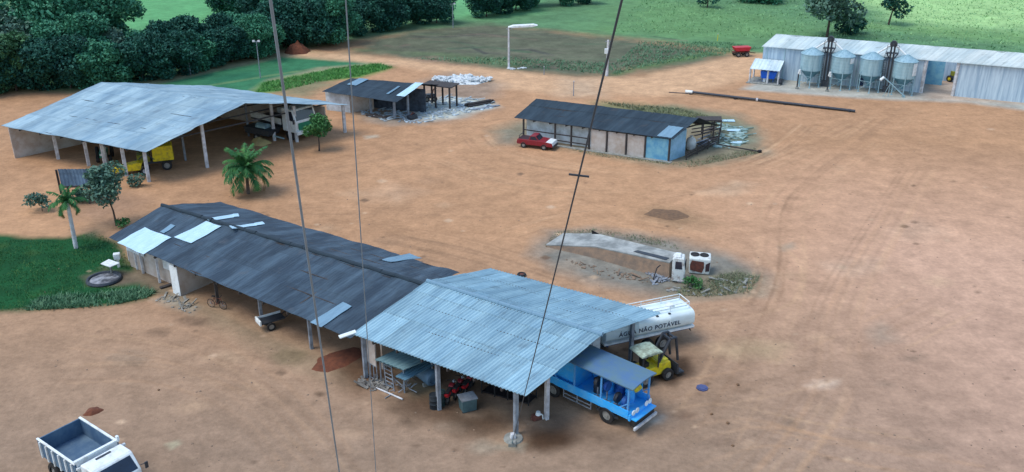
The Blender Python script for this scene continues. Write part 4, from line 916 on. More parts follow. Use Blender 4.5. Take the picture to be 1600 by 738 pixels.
# -- yellow loader with pale canopy and dark boom
p = at(1012, 600); hd = R(28)
yl = thing('backhoe_loader', 'yellow loader with pale green canopy and raised dark boom behind the blue truck', 'loader', tuple(p + Vector((.1, .6, 0))), hd); yl.scale = (.92,) * 3
for x, y, r_ in ((-.75, .75, .55), (-.75, -.75, .55), (1.05, .7, .42), (1.05, -.7, .42)): wheel(yl, x, y, r_, .32)
mb = MB(); mb.extr([(-1.3, .45), (1.35, .45), (1.45, .8), (1.35, 1.25), (.35, 1.35), (.3, 1.15), (-.5, 1.1), (-1.3, 1.2)], -.55, .55); mb.build('body', M_yellow, yl, bevel=.05)
mb = MB(); mb.box((.9, 0, 1.3), (.8, .7, .12)); mb.build('engine_hood', mat('dull_yellow', lin(196, 190, 60), .6), yl, bevel=.03)
for x in (-.95, .3):
    for y in (-.6, .6): mb = MB(); mb.beam((x, y, 1.1), (x, y, 2.25), .07); mb.build('canopy_post', M_steel, yl)
mb = MB(); mb.extr([(-1.15, 2.22), (.55, 2.22), (.5, 2.32), (.1, 2.42), (-.8, 2.42), (-1.1, 2.34)], -.75, .75); mb.build('canopy', mat('pale_green_paint', lin(176, 196, 176), .6, 0, lin(120, 124, 104), 2.5, .8), yl, bevel=.04)
mb = MB(); mb.box((-.4, 0, 1.25), (.45, .5, .3)); mb.box((-.6, 0, 1.55), (.1, .5, .5)); mb.build('seat', M_black, yl)
for y in (-.42, .42): mb = MB(); mb.tube([Vector((.4, y, 1.2)), Vector((1.3, y, 2.9)), Vector((1.75, y, 2.9)), Vector((2.05, y, 1.1))], .09, 8); mb.build('boom_arm', M_steel, yl)
mb = MB(); mb.beam((1.3, -.45, 2.85), (1.3, .45, 2.85), .12); mb.beam((1.75, -.45, 2.8), (1.75, .45, 2.8), .12); mb.beam((.9, 0, 1.4), (1.55, 0, 2.6), .12); mb.build('cross_beam', M_steel, yl)
mb = MB(); mb.extr([(1.75, .25), (2.35, .22), (2.4, .3), (1.9, .4), (1.85, 1.0), (1.75, 1.05)], -.8, .8); mb.build('bucket', M_steel, yl)

# -- white tipper truck in the near corner
p0, p1 = at(125, 652, 2.2), at(185, 690, 2.2); hd = math.atan2(p1.y - p0.y, p1.x - p0.x); fw = Vector((math.cos(hd), math.sin(hd), 0)); lf = Vector((-fw.y, fw.x, 0))
Lb = (p1 - p0).length; Wb = 2.35
tp = thing('tipper_truck', 'white tipper truck with empty blue-grey bed in the near corner of the yard', 'tipper truck', tuple(V2(p0 - lf * Wb / 2, 0)), hd)
mb = MB(); mb.box((Lb / 2, 0, 1.18), (Lb, Wb - .1, .1)); mb.build('bed_floor', M_bed, tp)
for s in (-1, 1):
    mb = MB(); mb.box((Lb / 2, s * (Wb / 2 - .04), 1.68), (Lb, .07, .98)); mb.build('side_board', M_bed, tp)
    mb = MB(); mb.box((Lb / 2, s * (Wb / 2 - .03), 2.2), (Lb, .12, .08)); mb.build('top_rail', M_white, tp, bevel=.015)
    mb = MB()
    for k in range(6): mb.box((.3 + k * (Lb - .6) / 5, s * (Wb / 2 + .03), 1.65), (.09, .08, .95))
    mb.build('stake', M_white, tp)
    for x in (.9, ): wheel(tp, x, s * .95, .5, .4)
    wheel(tp, Lb + 1.0, s * .95, .5, .3)
mb = MB(); mb.box((.03, 0, 1.68), (.07, Wb - .16, .98)); mb.build('tailgate', M_bed, tp)
mb = MB(); mb.box((Lb - .03, 0, 1.75), (.1, Wb - .16, 1.1)); mb.box((Lb - .02, 0, 2.32), (.16, Wb, .1)); mb.build('headboard', M_white, tp, bevel=.015)
mb = MB(); mb.beam((Lb + .12, -Wb / 2, 1.95), (Lb + .12, Wb / 2 + .25, 1.95), .12); mb.box((Lb + .06, Wb / 2 - .05, 2.45), (.16, .12, .28)); mb.build('rear_rack', M_white, tp)
mb = MB()
for s in (-1, 1): mb.box((Lb / 2 + .9, s * .42, .9), (Lb + 3.0, .14, .26))
mb.build('chassis', M_steel, tp)
truck_cab(tp, Lb + .32, Lb + 1.95, 2.15, .75, 2.3, M_white, slope=.55)
mb = MB()
for y in (-.55, .0, .55): mb.box((Lb + .31, y, 1.95), (.04, .42, .3))
mb.build('rear_window', M_glass, tp)
mb = MB(); mb.box((Lb + .6, -.0, 2.32), (.12, .8, .03)); mb.build('roof_vent', M_steel, tp)
mb = MB(); mb.box((Lb + 2.05, 0, .7), (.18, 2.15, .3)); mb.build('front_bumper', M_white, tp)

# -- red pickup by the barn
p0, p1 = at(818, 231), at(853, 237); hd = math.atan2(p1.y - p0.y, p1.x - p0.x) + .12; fw = Vector((math.cos(hd), math.sin(hd), 0)); lf = Vector((-fw.y, fw.x, 0))
pk = thing('pickup_truck', 'dark red pickup with white bonnet end parked along the barn', 'pickup', tuple(p0 + lf * .75), hd)
for x in (0, 2.35):
    for s in (-1, 1): wheel(pk, x, s * .75, .32, .2)
mb = MB(); mb.extr([(-.75, .4), (3.3, .4), (3.35, .6), (3.25, .86), (1.9, .98), (-.7, .95), (-.8, .6)], -.82, .82); mb.build('body', M_red, pk, bevel=.05)
mb = MB(); mb.extr([(2.55, .88), (3.33, .5), (3.38, .62), (3.28, .9), (2.6, .97)], -.78, .78); mb.build('bonnet', M_white, pk, bevel=.03)
mb = MB(); mb.extr([(.55, .95), (1.75, .95), (1.35, 1.42), (.75, 1.42)], -.7, .7); cb = mb.build('cab', M_red, pk, bevel=.04)
mb = MB(); mb.add([(1.74, -.62, 1.0), (1.74, .62, 1.0), (1.4, .58, 1.39), (1.4, -.58, 1.39)], [(0, 1, 2, 3)]); mb.build('windscreen', M_glass, pk, solid=.02)
for s in (-1, 1): mb = MB(); mb.extr([(.72, 1.0), (1.58, 1.0), (1.3, 1.36), (.82, 1.36)], *(sorted((s * .69, s * .715)))); mb.build('side_window', M_glass, pk)
mb = MB(); mb.box((-.1, 0, .965), (1.15, 1.35, .02)); mb.build('cargo_bed', mat('bed_liner', lin(60, 40, 46), .8), pk)
mb = MB(); mb.box((3.4, 0, .45), (.12, 1.6, .16)); mb.build('front_bumper', M_steel, pk)
mb = MB()
for y in (-.6, .6): mb.beam((-.55, y, .9), (-.55, y, 1.3), .05)
mb.beam((-.55, -.6, 1.3), (-.55, .6, 1.3), .05); mb.build('rear_rack', M_steel, pk)

# -- white and green truck in the left barn
p0 = at(487, 214); hd = R(-38)
gt = thing('flatbed_truck', 'white truck with green grille parked in the wide barn behind its posts', 'truck', tuple(p0 + Vector((-4.6, 2.3, 0))), hd); gt.scale = (1.32,) * 3
for x in (0, 3.3):
    for s in (-1, 1): wheel(gt, x, s * .95, .5, .3)
mb = MB()
for s in (-1, 1): mb.box((1.4, s * .42, .8), (6.2, .14, .24))
mb.build('chassis', M_steel, gt)
truck_cab(gt, 2.5, 4.2, 2.25, .8, 2.75, M_white, slope=.25)
mb = MB(); mb.box((4.25, 0, 1.32), (.06, 1.7, .6)); mb.build('grille', M_green, gt, bevel=.02)
mb = MB(); mb.box((4.32, 0, .82), (.2, 2.2, .32)); mb.build('front_bumper', M_white, gt, bevel=.03)
mb = MB(); mb.box((.3, 0, 1.15), (4.1, 2.3, .14)); mb.build('flatbed', M_steel, gt)
for s in (-1, 1): mb = MB(); mb.box((.3, s * 1.12, 1.5), (4.1, .06, .5)); mb.build('side_board', M_white, gt)
# -- grey boat-like trailer beside it
r = thing('grain_trailer', 'dark grey trailer in the shade beside the white truck', 'trailer', tuple(at(412, 217)), R(-30))
mb = MB(); mb.extr([(-1.8, .7), (1.6, .7), (1.9, 1.4), (-2., 1.4)], -.9, .9); mb.build('body', M_steel, r, bevel=.03)
for s in (-1, 1): wheel(r, 0, s * .95, .42, .24)
mb = MB(); mb.beam((1.6, 0, .6), (3.1, 0, .5), .12); mb.build('drawbar', M_galv, r)
mb = MB(); mb.cyl((-.6, 0, 1.35), (.9, 0, 1.35), .5, n=16); mb.build('tank', M_galv, r, smooth=True)

# -- yellow sprayer in the left barn
p0 = at(245, 266)
ym = thing('crop_sprayer', 'yellow farm sprayer with box body at the near corner of the wide barn', 'farm machine', tuple(p0 + Vector((-.35, .5, 0))), R(20))
for x in (-1.2, 1.2):
    for s in (-1, 1): wheel(ym, x, s * .9, .5, .3)
mb = MB(); mb.box((.0, 0, .85), (3.6, 1.2, .22)); mb.build('chassis', M_steel, ym)
mb = MB(); mb.box((.95, 0, 1.72), (2.0, 1.7, 1.5), top=(.95, .95)); mb.build('box_body', M_yellow, ym, bevel=.06)
mb = MB(); mb.box((-.9, 0, 1.35), (1.2, 1.3, .8)); mb.build('engine_cover', mat('olive_paint', lin(120, 122, 40), .6), ym, bevel=.05)
mb = MB(); mb.tube([Vector((-1.4, .5, 1.6)), Vector((-.8, .6, 2.2)), Vector((-.1, .6, 2.0)), Vector((0, .6, 1.3))], .06, 8); mb.build('hose', M_steel, ym); mb = MB(); mb.tube([Vector((-1.4, -.6, 1.3)), Vector((-.6, -.8, 1.9)), Vector((.1, -.8, 1.2))], .06, 8); mb.build('hose', M_steel, ym)
r = thing('harvest_header', 'flat yellow harvester header leaning between the barn front posts', 'farm implement', tuple(at(197, 273)), R(14))
mb = MB(); mb.extr([(-1.6, .35), (1.5, .5), (1.7, 1.2), (1.3, 1.3), (-1.3, .75), (-1.7, .5)], -.5, .5); mb.build('housing', M_yellow, r, bevel=.04)
for k in range(5): mb = MB(); mb.extr([(-2.3, .22), (-1.5, .3), (-1.45, .55)], -.42 + k * .2, -.34 + k * .2); mb.build('snout', mat('olive_paint', lin(120, 122, 40), .6), r)
for s in (-1, 1): wheel(r, 1.9, s * .5, .38, .2, M_post_white)
r = thing('farm_tractor', 'small pale tractor in the shade at the left of the wide barn', 'tractor', tuple(at(155, 256) + Vector((0, 1.5, 0))), R(-70))
for x, y, rr in ((-.7, .7, .6), (-.7, -.7, .6), (1, .6, .36), (1, -.6, .36)): wheel(r, x, y, rr, .3)
mb = MB(); mb.extr([(-.9, .6), (1.5, .6), (1.5, 1.15), (0, 1.25), (-.1, .95), (-.9, 1.)], -.35, .35); mb.build('body', M_green, r, bevel=.04)
mb = MB(); mb.box((-.7, 0, 1.3), (.4, .5, .3)); mb.build('seat', M_black, r)
mb = MB(); mb.cyl((1.52, -.2, .95), (1.58, -.2, .95), .12); mb.cyl((1.52, .2, .95), (1.58, .2, .95), .12); mb.build('headlight', M_white, r)

# -- red cart by the field, yellow tractor and blue machine in the store
r = thing('seed_cart', 'small red farm cart at the edge of the green field', 'farm cart', tuple(at(1157, 88)), R(10))
mb = MB(); mb.extr([(-1., .9), (1.1, .9), (1.4, 1.5), (-1.3, 1.5)], -.7, .7); mb.build('hopper', mat('bright_red_paint', lin(190, 44, 56), .5), r, bevel=.04)
mb = MB(); mb.box((0, 0, .7), (2.6, .9, .14)); mb.beam((1.2, 0, .6), (2.4, 0, .4), .1); mb.build('frame', M_rust, r)
for x in (-.7, .7):
    for s in (-1, 1): wheel(r, x, s * .75, .38, .2)
p0 = at(1474, 127); 
r = thing('farm_tractor', 'olive yellow tractor seen through the open bay of the grain store', 'tractor', tuple(p0 + Vector((.6, 1., 0))), R(-60))
for x, y, rr in ((-.9, .8, .75), (-.9, -.8, .75), (1.2, .65, .45), (1.2, -.65, .45)): wheel(r, x, y, rr, .35, M_yellow)
mb = MB(); mb.extr([(-1.1, .8), (1.8, .8), (1.8, 1.4), (.1, 1.55), (0, 1.2), (-1.1, 1.25)], -.4, .4); mb.build('body', mat('olive_paint', lin(120, 122, 40), .6), r, bevel=.05)
for x in (-1, .1):
    for y in (-.55, .55): mb = MB(); mb.beam((x, y, 1.2), (x, y, 2.6), .07); mb.build('canopy_post', M_steel, r)
mb = MB(); mb.box((-.45, 0, 2.65), (1.5, 1.4, .1)); mb.build('canopy', M_yellow, r, bevel=.03)
p0 = at(1206, 130)
r = thing('feed_mixer', 'bright blue farm mixer standing under the small lean-to', 'farm machine', tuple(p0 + Vector((-.3, .7, 0))), math.atan2(ge.y, ge.x))
mb = MB(); mb.extr([(-.95, .55), (.8, .55), (1.05, 1.5), (-1.15, 1.5)], -.55, .55); mb.build('hopper', mat('bright_blue_paint', lin(16, 96, 214), .45, 0, lin(30, 110, 220), 2., .5), r, bevel=.04)
for x in (-.75, .65):
    for s in (-1, 1): mb = MB(); mb.beam((x, s * .45, 0), (x, s * .45, .6), .08); mb.build('leg', M_blue_dk, r)
mb = MB(); mb.cyl((-.5, -.62, .3), (-.5, -.55, .3), .2, n=14); mb.box((-.5, -.5, .3), (.35, .3, .5)); mb.build('motor', M_white, r)
mb = MB(); mb.beam((-.6, 0, 1.5), (-.6, 0, 1.75), .1); mb.cyl((-.6, 0, 1.7), (.5, 0, 1.7), .08, n=10); mb.build('shaft', M_blue_dk, r)
r = thing('oil_drum', 'dark drum on the lean-to slab by its last post', 'drum', tuple(at(1219, 133)))
mb = MB(); mb.lathe([(.001, .1), (.26, .1), (.26, .4), (.275, .42), (.26, .44), (.26, .85), (.001, .85)], n=16); mb.build('shell', M_steel, r, smooth=True)

# ================================================================== THINGS ABOUT THE FRONT SHED
r = thing('sheet_stack', 'trestle stacked with long grey-green roofing sheets before the front shed', 'stack', tuple(at(635, 610)), 0)
def W(px, py, z): return at(px, py, z)
for i in range(5):
    z = 1.75 + i * .07; j = random.uniform(-.12, .12); a_, b_, c_, d_ = W(587, 562, z), W(630, 578, z), W(680, 556, z), W(628, 543, z)
    o_ = Vector((j, j * .5, 0)); P = [q + o_ + (i - 2) * Vector((.08, .03, 0)) for q in (a_, b_, c_, d_)]
    corr('sheet', P[0], P[1], P[2], P[3], mat('grey_green_sheet', lin(112, 142, 146), .7, .1, lin(84, 116, 124), 2., .7, uv=True, stretch=(2, .3, 1)), r, pitch=.3, amp=.02, nv=3, sag=.03)
for i in range(3):
    z = 1.25 + i * .06; corr('sheet', W(618, 588, z), W(634, 594, z), W(684, 568, z), W(662, 561, z), mat('blue_grey_sheet', lin(98, 138, 158), .7, .1, lin(76, 110, 130), 2., .7, uv=True, stretch=(2, .3, 1)), r, pitch=.2, amp=.02, nv=3, sag=.03)
for px, py in ((596, 600), (632, 614), (676, 600), (640, 588)): p = at(px, py); mb = MB(); mb.beam(p, p + Vector((0, 0, 1.72)), .08); mb.build('leg', M_post_grey, r, world=True)
r = thing('ladder', 'pale steel ladder standing in front of the stacked roofing sheets', 'ladder', tuple(at(612, 612)))
a_, b_ = at(604, 606), at(616, 612); h_ = Vector((-.15, .35, 1.7))
for q in (a_, b_): mb = MB(); mb.beam(q, q + h_, .05); mb.build('stile', M_post_grey, r, world=True)
for k in range(6): mb = MB(); mb.beam(a_ + h_ * (.12 + k * .15), b_ + h_ * (.12 + k * .15), .04); mb.build('rung', M_post_grey, r, world=True)
r = thing('scrap_heap', 'tangle of grey angle iron bars on the ground beside the ladder', 'scrap heap', tuple(at(630, 616)))
mb = MB(); c0 = at(628, 610)
for k in range(16):
    a_ = c0 + Vector((random.uniform(-.6, .6), random.uniform(-.5, .5), random.uniform(.03, .5))); mb.beam(a_, a_ + Vector((random.uniform(-.8, .8), random.uniform(-.6, .6), random.uniform(-.02, .35))), .045)
mb.build('iron_bars', M_post_grey, r, world=True)
a_, b_ = at(588, 606, .06), at(629, 624, .06); mb = MB(); mb.cyl(a_, b_, .055, n=10); tag(mb.build('white_pipe', M_post_white, None, smooth=True), 'pale pipe lying on the ground in front of the ladder', 'pipe')
r = thing('storage_tank', 'grey-blue cylindrical tank lying under the front shed behind the sheets', 'tank', tuple(at(676, 610)), R(-35))
mb = MB()
prof = [(-2.0, .01), (-2.0, .4), (-1.9, .5), (.2, .5), (.3, .42), (.32, .3), (.24, .26), (.26, .01)]
n = 22; vs_ = [(x, q * math.cos(2 * math.pi * i / n), .62 + q * math.sin(2 * math.pi * i / n)) for x, q in prof for i in range(n)]
mb.add(vs_, [(j * n + i, j * n + (i + 1) % n, (j + 1) * n + (i + 1) % n, (j + 1) * n + i) for j in range(len(prof) - 1) for i in range(n)]); mb.build('shell', mat('tank_grey_blue', lin(96, 126, 150), .6, .1, lin(70, 96, 116), 2., .7), r, smooth=True)
for x in (-1.5, -.2): mb = MB(); mb.box((x, 0, .12), (.2, .9, .24)); mb.build('cradle', M_conc, r)
r.location = at(676, 606) + Vector((-.1, .2, 0)); r.rotation_euler.z = R(-52)
def drum(px, py, m, label, sq=False, h_=.9, rr=.29):
    r = thing('crate' if sq else 'oil_drum', label, 'crate' if sq else 'drum', tuple(at(px, py)))
    mb = MB()
    if sq:
        mb.box((0, 0, .42), (.85, .7, .8), .4, top=(1.08, 1.08)); mb.build('box', m, r, bevel=.03)
        mb = MB(); mb.box((0, 0, .84), (.98, .82, .06), .4); mb.build('lid', M_post_grey, r); mb = MB(); mb.beam((-.3, -.45, .05), (.45, -.1, .05), .1); mb.build('skid', M_darkwood, r)
    else:
        mb.lathe([(.001, 0), (rr, 0), (rr, h_ * .33), (rr + .015, h_ * .35), (rr, h_ * .37), (rr, h_ * .64), (rr + .015, h_ * .66), (rr, h_ * .68), (rr, h_), (rr - .02, h_ + .01), (rr - .03, h_ - .02), (.001, h_ - .02)], n=20); mb.build('shell', m, r, smooth=True)
        mb = MB(); mb.lathe([(.05, h_ - .02), (.05, h_ + .01), (.001, h_ + .01)], (rr * .6, 0, 0), 8); mb.build('cap', M_steel, r)
    return r
drum(679, 637, mat('black_drum', lin(28, 38, 46), .6, .1, lin(48, 52, 54), 3., .6), 'near-black drum beside the front shed post')
drum(689, 632, mat('dark_green_drum', lin(30, 50, 52), .6, .1, lin(40, 60, 60), 3., .6), 'dark green drum touching the shed post and the motorcycle')
drum(731, 639, mat('grey_green_crate', lin(74, 100, 104), .7, 0, lin(54, 74, 80), 2., .7), 'grey-green steel crate in front of the red motorcycles', True)
# red motorcycles under the roof
def motorbike(p, hd, label):
    r = thing('motorcycle', label, 'motorcycle', tuple(p), hd, 'red motorcycles parked under the front shed')
    for x in (-.58, .62):
        mb = MB(); mb.ring((x, 0, .3), (0, 1, 0), .26, .055, 18); w_ = mb.build('wheel', M_black, r, smooth=True)
        mb = MB(); mb.cyl((x, -.04, .3), (x, .04, .3), .1, n=10)
        for k in range(6): a = k * 1.047; mb.beam((x, 0, .3), (x + .24 * math.cos(a), 0, .3 + .24 * math.sin(a)), .02)
        mb.build('rim', M_rim, w_)
    mb = MB(); mb.extr([(-.05, .72), (.38, .7), (.42, .85), (.25, .98), (0, .92)], -.15, .15); mb.build('fuel_tank', M_red, r, bevel=.05)
    mb = MB(); mb.extr([(-.75, .82), (0, .76), (0, .86), (-.35, .88), (-.78, .92)], -.13, .13); mb.build('seat', M_black, r, bevel=.04)
    mb = MB(); mb.extr([(-.8, .6), (-.3, .55), (-.25, .75), (-.9, .82)], -.12, .12); mb.build('tail_fairing', mat('bright_red_paint', lin(190, 44, 56), .5), r, bevel=.03)
    mb = MB(); mb.box((.1, 0, .42), (.42, .3, .34)); mb.build('engine', M_steel, r, bevel=.03)
    mb = MB(); mb.beam((.62, -.07, .3), (.45, -.07, 1.0), .04); mb.beam((.62, .07, .3), (.45, .07, 1.0), .04); mb.beam((-.58, -.08, .3), (.1, -.08, .4), .04); mb.beam((-.58, .08, .3), (.1, .08, .4), .04); mb.build('frame', M_steel, r)
    mb = MB(); mb.tube([Vector((.3, -.36, 1.06)), Vector((.44, -.12, 1.04)), Vector((.44, .12, 1.04)), Vector((.3, .36, 1.06))], .025, 6); mb.build('handlebar', M_black, r)
    mb = MB(); mb.cyl((.5, 0, .88), (.62, 0, .88), .1, n=12); mb.build('headlight', M_white, r)
    mb = MB(); mb.box((-.9, 0, .76), (.05, .14, .08)); mb.build('tail_light', M_lamp_red, r)
motorbike(at(700, 631) + Vector((.15, .5, 0)), R(75), 'red motorcycle parked nearest the shed post and dark drums')
motorbike(at(713, 624) + Vector((.15, .5, 0)), R(72), 'middle one of the red motorcycles under the shed roof')
motorbike(at(728, 618) + Vector((.15, .5, 0)), R(70), 'red motorcycle farthest from the dark drums, deep under the roof')
# black steel rack
r = thing('steel_rack', 'black steel rack with grey box standing under the low corner of the roof', 'rack', tuple(at(785, 640)))
a_, b_ = at(752, 628), at(826, 648); n_ = Vector((.55, .85, 0)) * .9
for u in (0, .28, .56, .78, 1):
    for k in (0, 1): p = a_.lerp(b_, u) + n_ * k + Vector((0, .9, 0)); mb = MB(); mb.beam(p, p + Vector((0, 0, 1.7)), .08); mb.build('upright', M_black, r, world=True)
for z in (.15, .85, 1.68):
    mb = MB()
    for k in (0, 1): mb.beam(a_ + n_ * k + Vector((0, .9, z)), b_ + n_ * k + Vector((0, .9, z)), .07)
    mb.slab([a_ + Vector((0, .9, z)), b_ + Vector((0, .9, z)), b_ + n_ + Vector((0, .9, z)), a_ + n_ + Vector((0, .9, z))], .03); mb.build('shelf', mat('dark_shelf', lin(36, 32, 34), .8), r, world=True)
p = a_.lerp(b_, .52) + n_ * .4 + Vector((0, .9, 1.1)); mb = MB(); mb.box(tuple(p), (.7, .5, .45), -.4); tag(mb.build('tool_box', M_post_grey, None, bevel=.03), 'grey box resting on the black steel rack', 'box')
r = thing('engine_part', 'small engine block of white and rusty parts beside the pale corner post', 'engine part', tuple(at(838, 655)))
mb = MB(); mb.box((0, 0, .16), (.55, .4, .3), .4, top=(.8, .8)); mb.cyl((-.3, -.1, .1), (-.05, -.1, .1), .1, n=10); mb.build('block', M_rust, r, bevel=.03)
mb = MB(); mb.cyl((.1, 0, .3), (.1, 0, .5), .16, .12, n=12); mb.tube([Vector((.1, 0, .42)), Vector((.35, -.1, .35)), Vector((.38, -.12, .08))], .04, 6); mb.build('housing', M_white, r)
# guy anchor block
p = at(802, 686); r = thing('anchor_block', 'pale concrete anchor block at the foot of the corner shed post', 'anchor block', tuple(p))
mb = MB(); mb.lathe([(.55, 0), (.52, .1), (.001, .12)], n=14); mb.build('footing', M_conc, r)
mb = MB(); mb.box((-.02, -.05, .26), (.3, .26, .3), .3, top=(.8, .8)); mb.build('block', M_post_white, r, bevel=.02)
# blue lid and dirt lumps
p = at(1097, 607); mb = MB(); mb.cyl(p + Vector((0, 0, .0)), p + Vector((0, 0, .07)), .36, n=8); mb.cyl(p + Vector((0, 0, .07)), p + Vector((0, 0, .1)), .27, n=8)
tag(mb.build('tank_lid', mat('slate_blue_plastic', lin(72, 84, 128), .6), None), 'slate blue octagonal lid lying on the earth right of the loader', 'lid')
def mound(name, label, cat, pts, h_, m, kind=None, seed=0):
    """low heap whose outline follows pts on the ground"""
    P = [at(*p) for p in pts]; c = sum(P, Vector()) / len(P); n = 28; mb = MB(); rings = 7
    def edge(a):
        d_ = Vector((math.cos(a), math.sin(a), 0)); best = .1
        for i in range(len(P)):
            p, q = P[i] - c, P[(i + 1) % len(P)] - c; den = d_.x * (q.y - p.y) - d_.y * (q.x - p.x)
            if abs(den) < 1e-9: continue
            t_ = (p.x * (q.y - p.y) - p.y * (q.x - p.x)) / den; u = (p.x * d_.y - p.y * d_.x) / den
            if t_ > 0 and 0 <= u <= 1: best = max(best, t_)
        return best
    E_ = [edge(2 * math.pi * i / n) for i in range(n)]
    mb.v.append((0, 0, h_))
    for j in range(1, rings + 1):
        for i in range(n):
            a = 2 * math.pi * i / n; k = j / rings; e = E_[i] * k * (1 + .12 * mnoise.noise(Vector((math.cos(a) * 2, math.sin(a) * 2, seed)))); x, y = e * math.cos(a), e * math.sin(a)
            z = h_ * (1 - k ** 1.6) * (1 + .5 * mnoise.noise(Vector((x * 1.7, y * 1.7, seed + 4)))) - (.03 if j == rings else 0)
            mb.v.append((x, y, max(z, -.03)))
    for i in range(n): mb.f.append((0, 1 + i, 1 + (i + 1) % n))
    for j in range(rings - 1):
        for i in range(n): mb.f.append((1 + j * n + i, 1 + (j + 1) * n + i, 1 + (j + 1) * n + (i + 1) % n, 1 + j * n + (i + 1) % n))
    o = mb.build(name, m, None, smooth=True); o.location = c; return tag(o, label, cat, kind=kind)
mound('soil_heap', 'dark red soil heap spilling out beneath the joint of the two roofs', 'soil heap', [(484, 580), (494, 560), (525, 548), (560, 540), (570, 556), (545, 572), (510, 584)], .13, M_soil_red, seed=1)
mound('soil_heap', 'small dark brown clod heap behind the white tipper truck', 'soil heap', [(128, 650), (138, 638), (152, 635), (164, 640), (156, 646), (140, 651)], .18, M_soil_red, seed=2)
mound('sand_heap', 'pale yellow sand heap by the barn post behind the palm', 'sand heap', [(392, 222), (398, 214), (416, 217), (426, 224), (410, 229), (396, 228)], .5, mat('yellow_sand', lin(196, 176, 120), .98, 0, lin(170, 148, 100), 3., .6), seed=3)
mound('rubble_heap', 'long heap of white rubble beside the dirt road', 'rubble heap', [(672, 126), (684, 121), (720, 118), (755, 121), (768, 127), (745, 133), (705, 133)], .5, M_rubble, seed=5)
mb = MB()
for k in range(170):
    u = random.random(); x = lerp(676, 766, u); y = 126.5 + random.uniform(-6, 6) * (1 - abs(u - .5) * 1.4); p = at(x, y); mb.rock(p + Vector((0, 0, random.uniform(.05, .45))), random.uniform(.12, .38))
tag(mb.build('rubble', M_rubble, None), 'loose white rubble lumps over the heap by the road', 'rubble', kind='stuff')
def scrapfield(pts, k, m, label, smin=.1, smax=.35, flat=.3, planks=.3, name='scrap'):
    mb = MB()
    for (x, y, z) in scatter(pts, k):
        if random.random() < planks:
            a = random.random() * 3.14; L = random.uniform(.3, .5 + 3 * smax); mb.beam((x, y, .05), (x + L * math.cos(a), y + L * math.sin(a), random.uniform(.04, .3)), random.uniform(.05, .2), .05)
        else: mb.rock((x, y, .03), random.uniform(smin, smax), flat)
    return tag(mb.build(name, m, None), label, 'scrap', kind='stuff')
scrapfield([(600, 190), (640, 184), (665, 160), (700, 150), (760, 158), (772, 168), (700, 184), (650, 194)], 260, M_scrap, 'pale scrap and rubble strewn around the small workshop')
scrapfield([(560, 176), (600, 170), (640, 178), (650, 188), (600, 190)], 90, M_scrap, 'grey scrap on the floor of the small workshop', planks=.5)
scrapfield([(1112, 228), (1120, 194), (1165, 200), (1172, 220), (1140, 232)], 120, mat('green_grey_scrap', lin(150, 176, 172), .8, 0, lin(70, 100, 92), 1., .9), 'pale sheets and junk beside the cattle pen', .15, .5, .15, .3)
scrapfield([(240, 468), (270, 460), (310, 478), (300, 490), (265, 482)], 70, mat('dusty_rubble', lin(150, 148, 140), .95, 0, lin(104, 100, 92), 2., .9), 'pale broken rubble in front of the white door', .04, .13, .4, .2, 'rubble')
scrapfield([(555, 598), (590, 596), (612, 612), (580, 612)], 60, mat('dusty_offcuts', lin(138, 136, 130), .95, 0, lin(84, 82, 80), 2., .9), 'pale offcuts lying beneath the board panel', .03, .1, .3, .6)
scrapfield([(880, 405), (1000, 432), (1020, 445), (940, 432)], 70, M_earth, 'broken stones along the foot of the earth bank', .04, .14, .5, .05, 'stones')
scrapfield([(1010, 430), (1035, 412), (1050, 440), (1020, 446)], 70, M_post_grey, 'bent scrap iron beside the white cab', .05, .2, .4, .7)
scrapfield([(1040, 455), (1100, 440), (1180, 432), (1170, 458), (1090, 464)], 60, M_conc, 'stones among the weeds behind the wrecked cab', .05, .2, .4, .2, 'stones')
mb = MB()
for k in range(420):
    p = at(random.uniform(60, 1600), random.uniform(180, 738)); mb.rock(p, random.uniform(.02, .085), .6)
tag(mb.build('pebbles', M_earth, None), 'loose clods and pebbles scattered over the bare yard', 'pebbles', kind='stuff')
for px, py in ((1112, 648), (1137, 662), (1145, 697), (1153, 602), (248, 610)): mb = MB(); mb.rock((0, 0, .04), random.uniform(.07, .12), .7); o = mb.build('dirt_clod', M_soil_brown, None); o.location = at(px, py); tag(o, 'dark clod lying alone on the bare yard', 'clod', 'dark clods on the bare yard')
mound('soil_heap', 'big reddish earth heap at the far end of the dirt road', 'soil heap', [(442, 83), (450, 78), (472, 76), (486, 80), (478, 85), (456, 86)], 1.5, M_soil_red, seed=9)
# timber piles by the workshop
def pile(px0, py0, px1, py1, n_, label, m=M_darkwood, rr=.13):
    a_, b_ = at(px0, py0), at(px1, py1); r = thing('timber_pile', label, 'timber pile', tuple(a_.lerp(b_, .5))); nn = (b_ - a_).normalized(); s_ = Vector((-nn.y, nn.x, 0))
    for i in range(n_):
        lvl = 0 if i < (n_ + 1) // 2 + 1 else 1; k = i if lvl == 0 else i - (n_ + 1) // 2 - .5
        o_ = s_ * (k * rr * 2.05) + Vector((0, 0, rr + lvl * rr * 1.7)) + nn * random.uniform(-.3, .3); mb = MB(); mb.cyl(a_ + o_, b_ + o_, rr, rr * .85, 8); mb.build('beam', m, r, world=True)
pile(733, 168, 772, 161, 6, 'dark timber pile at the right edge of the scrap ground')
pile(740, 173, 780, 166, 3, 'thin grey poles lying in front of the timber pile', M_post_grey, .08)
pile(574, 182, 605, 187, 3, 'dark beams lying before the small workshop posts')
drum(563, 172, M_white, 'white drum against the small workshop wall', h_=.8)
r = thing('scrap_machine', 'black machine wreck under the flat lean-to of the small workshop', 'machine', tuple(at(672, 158)), .3)
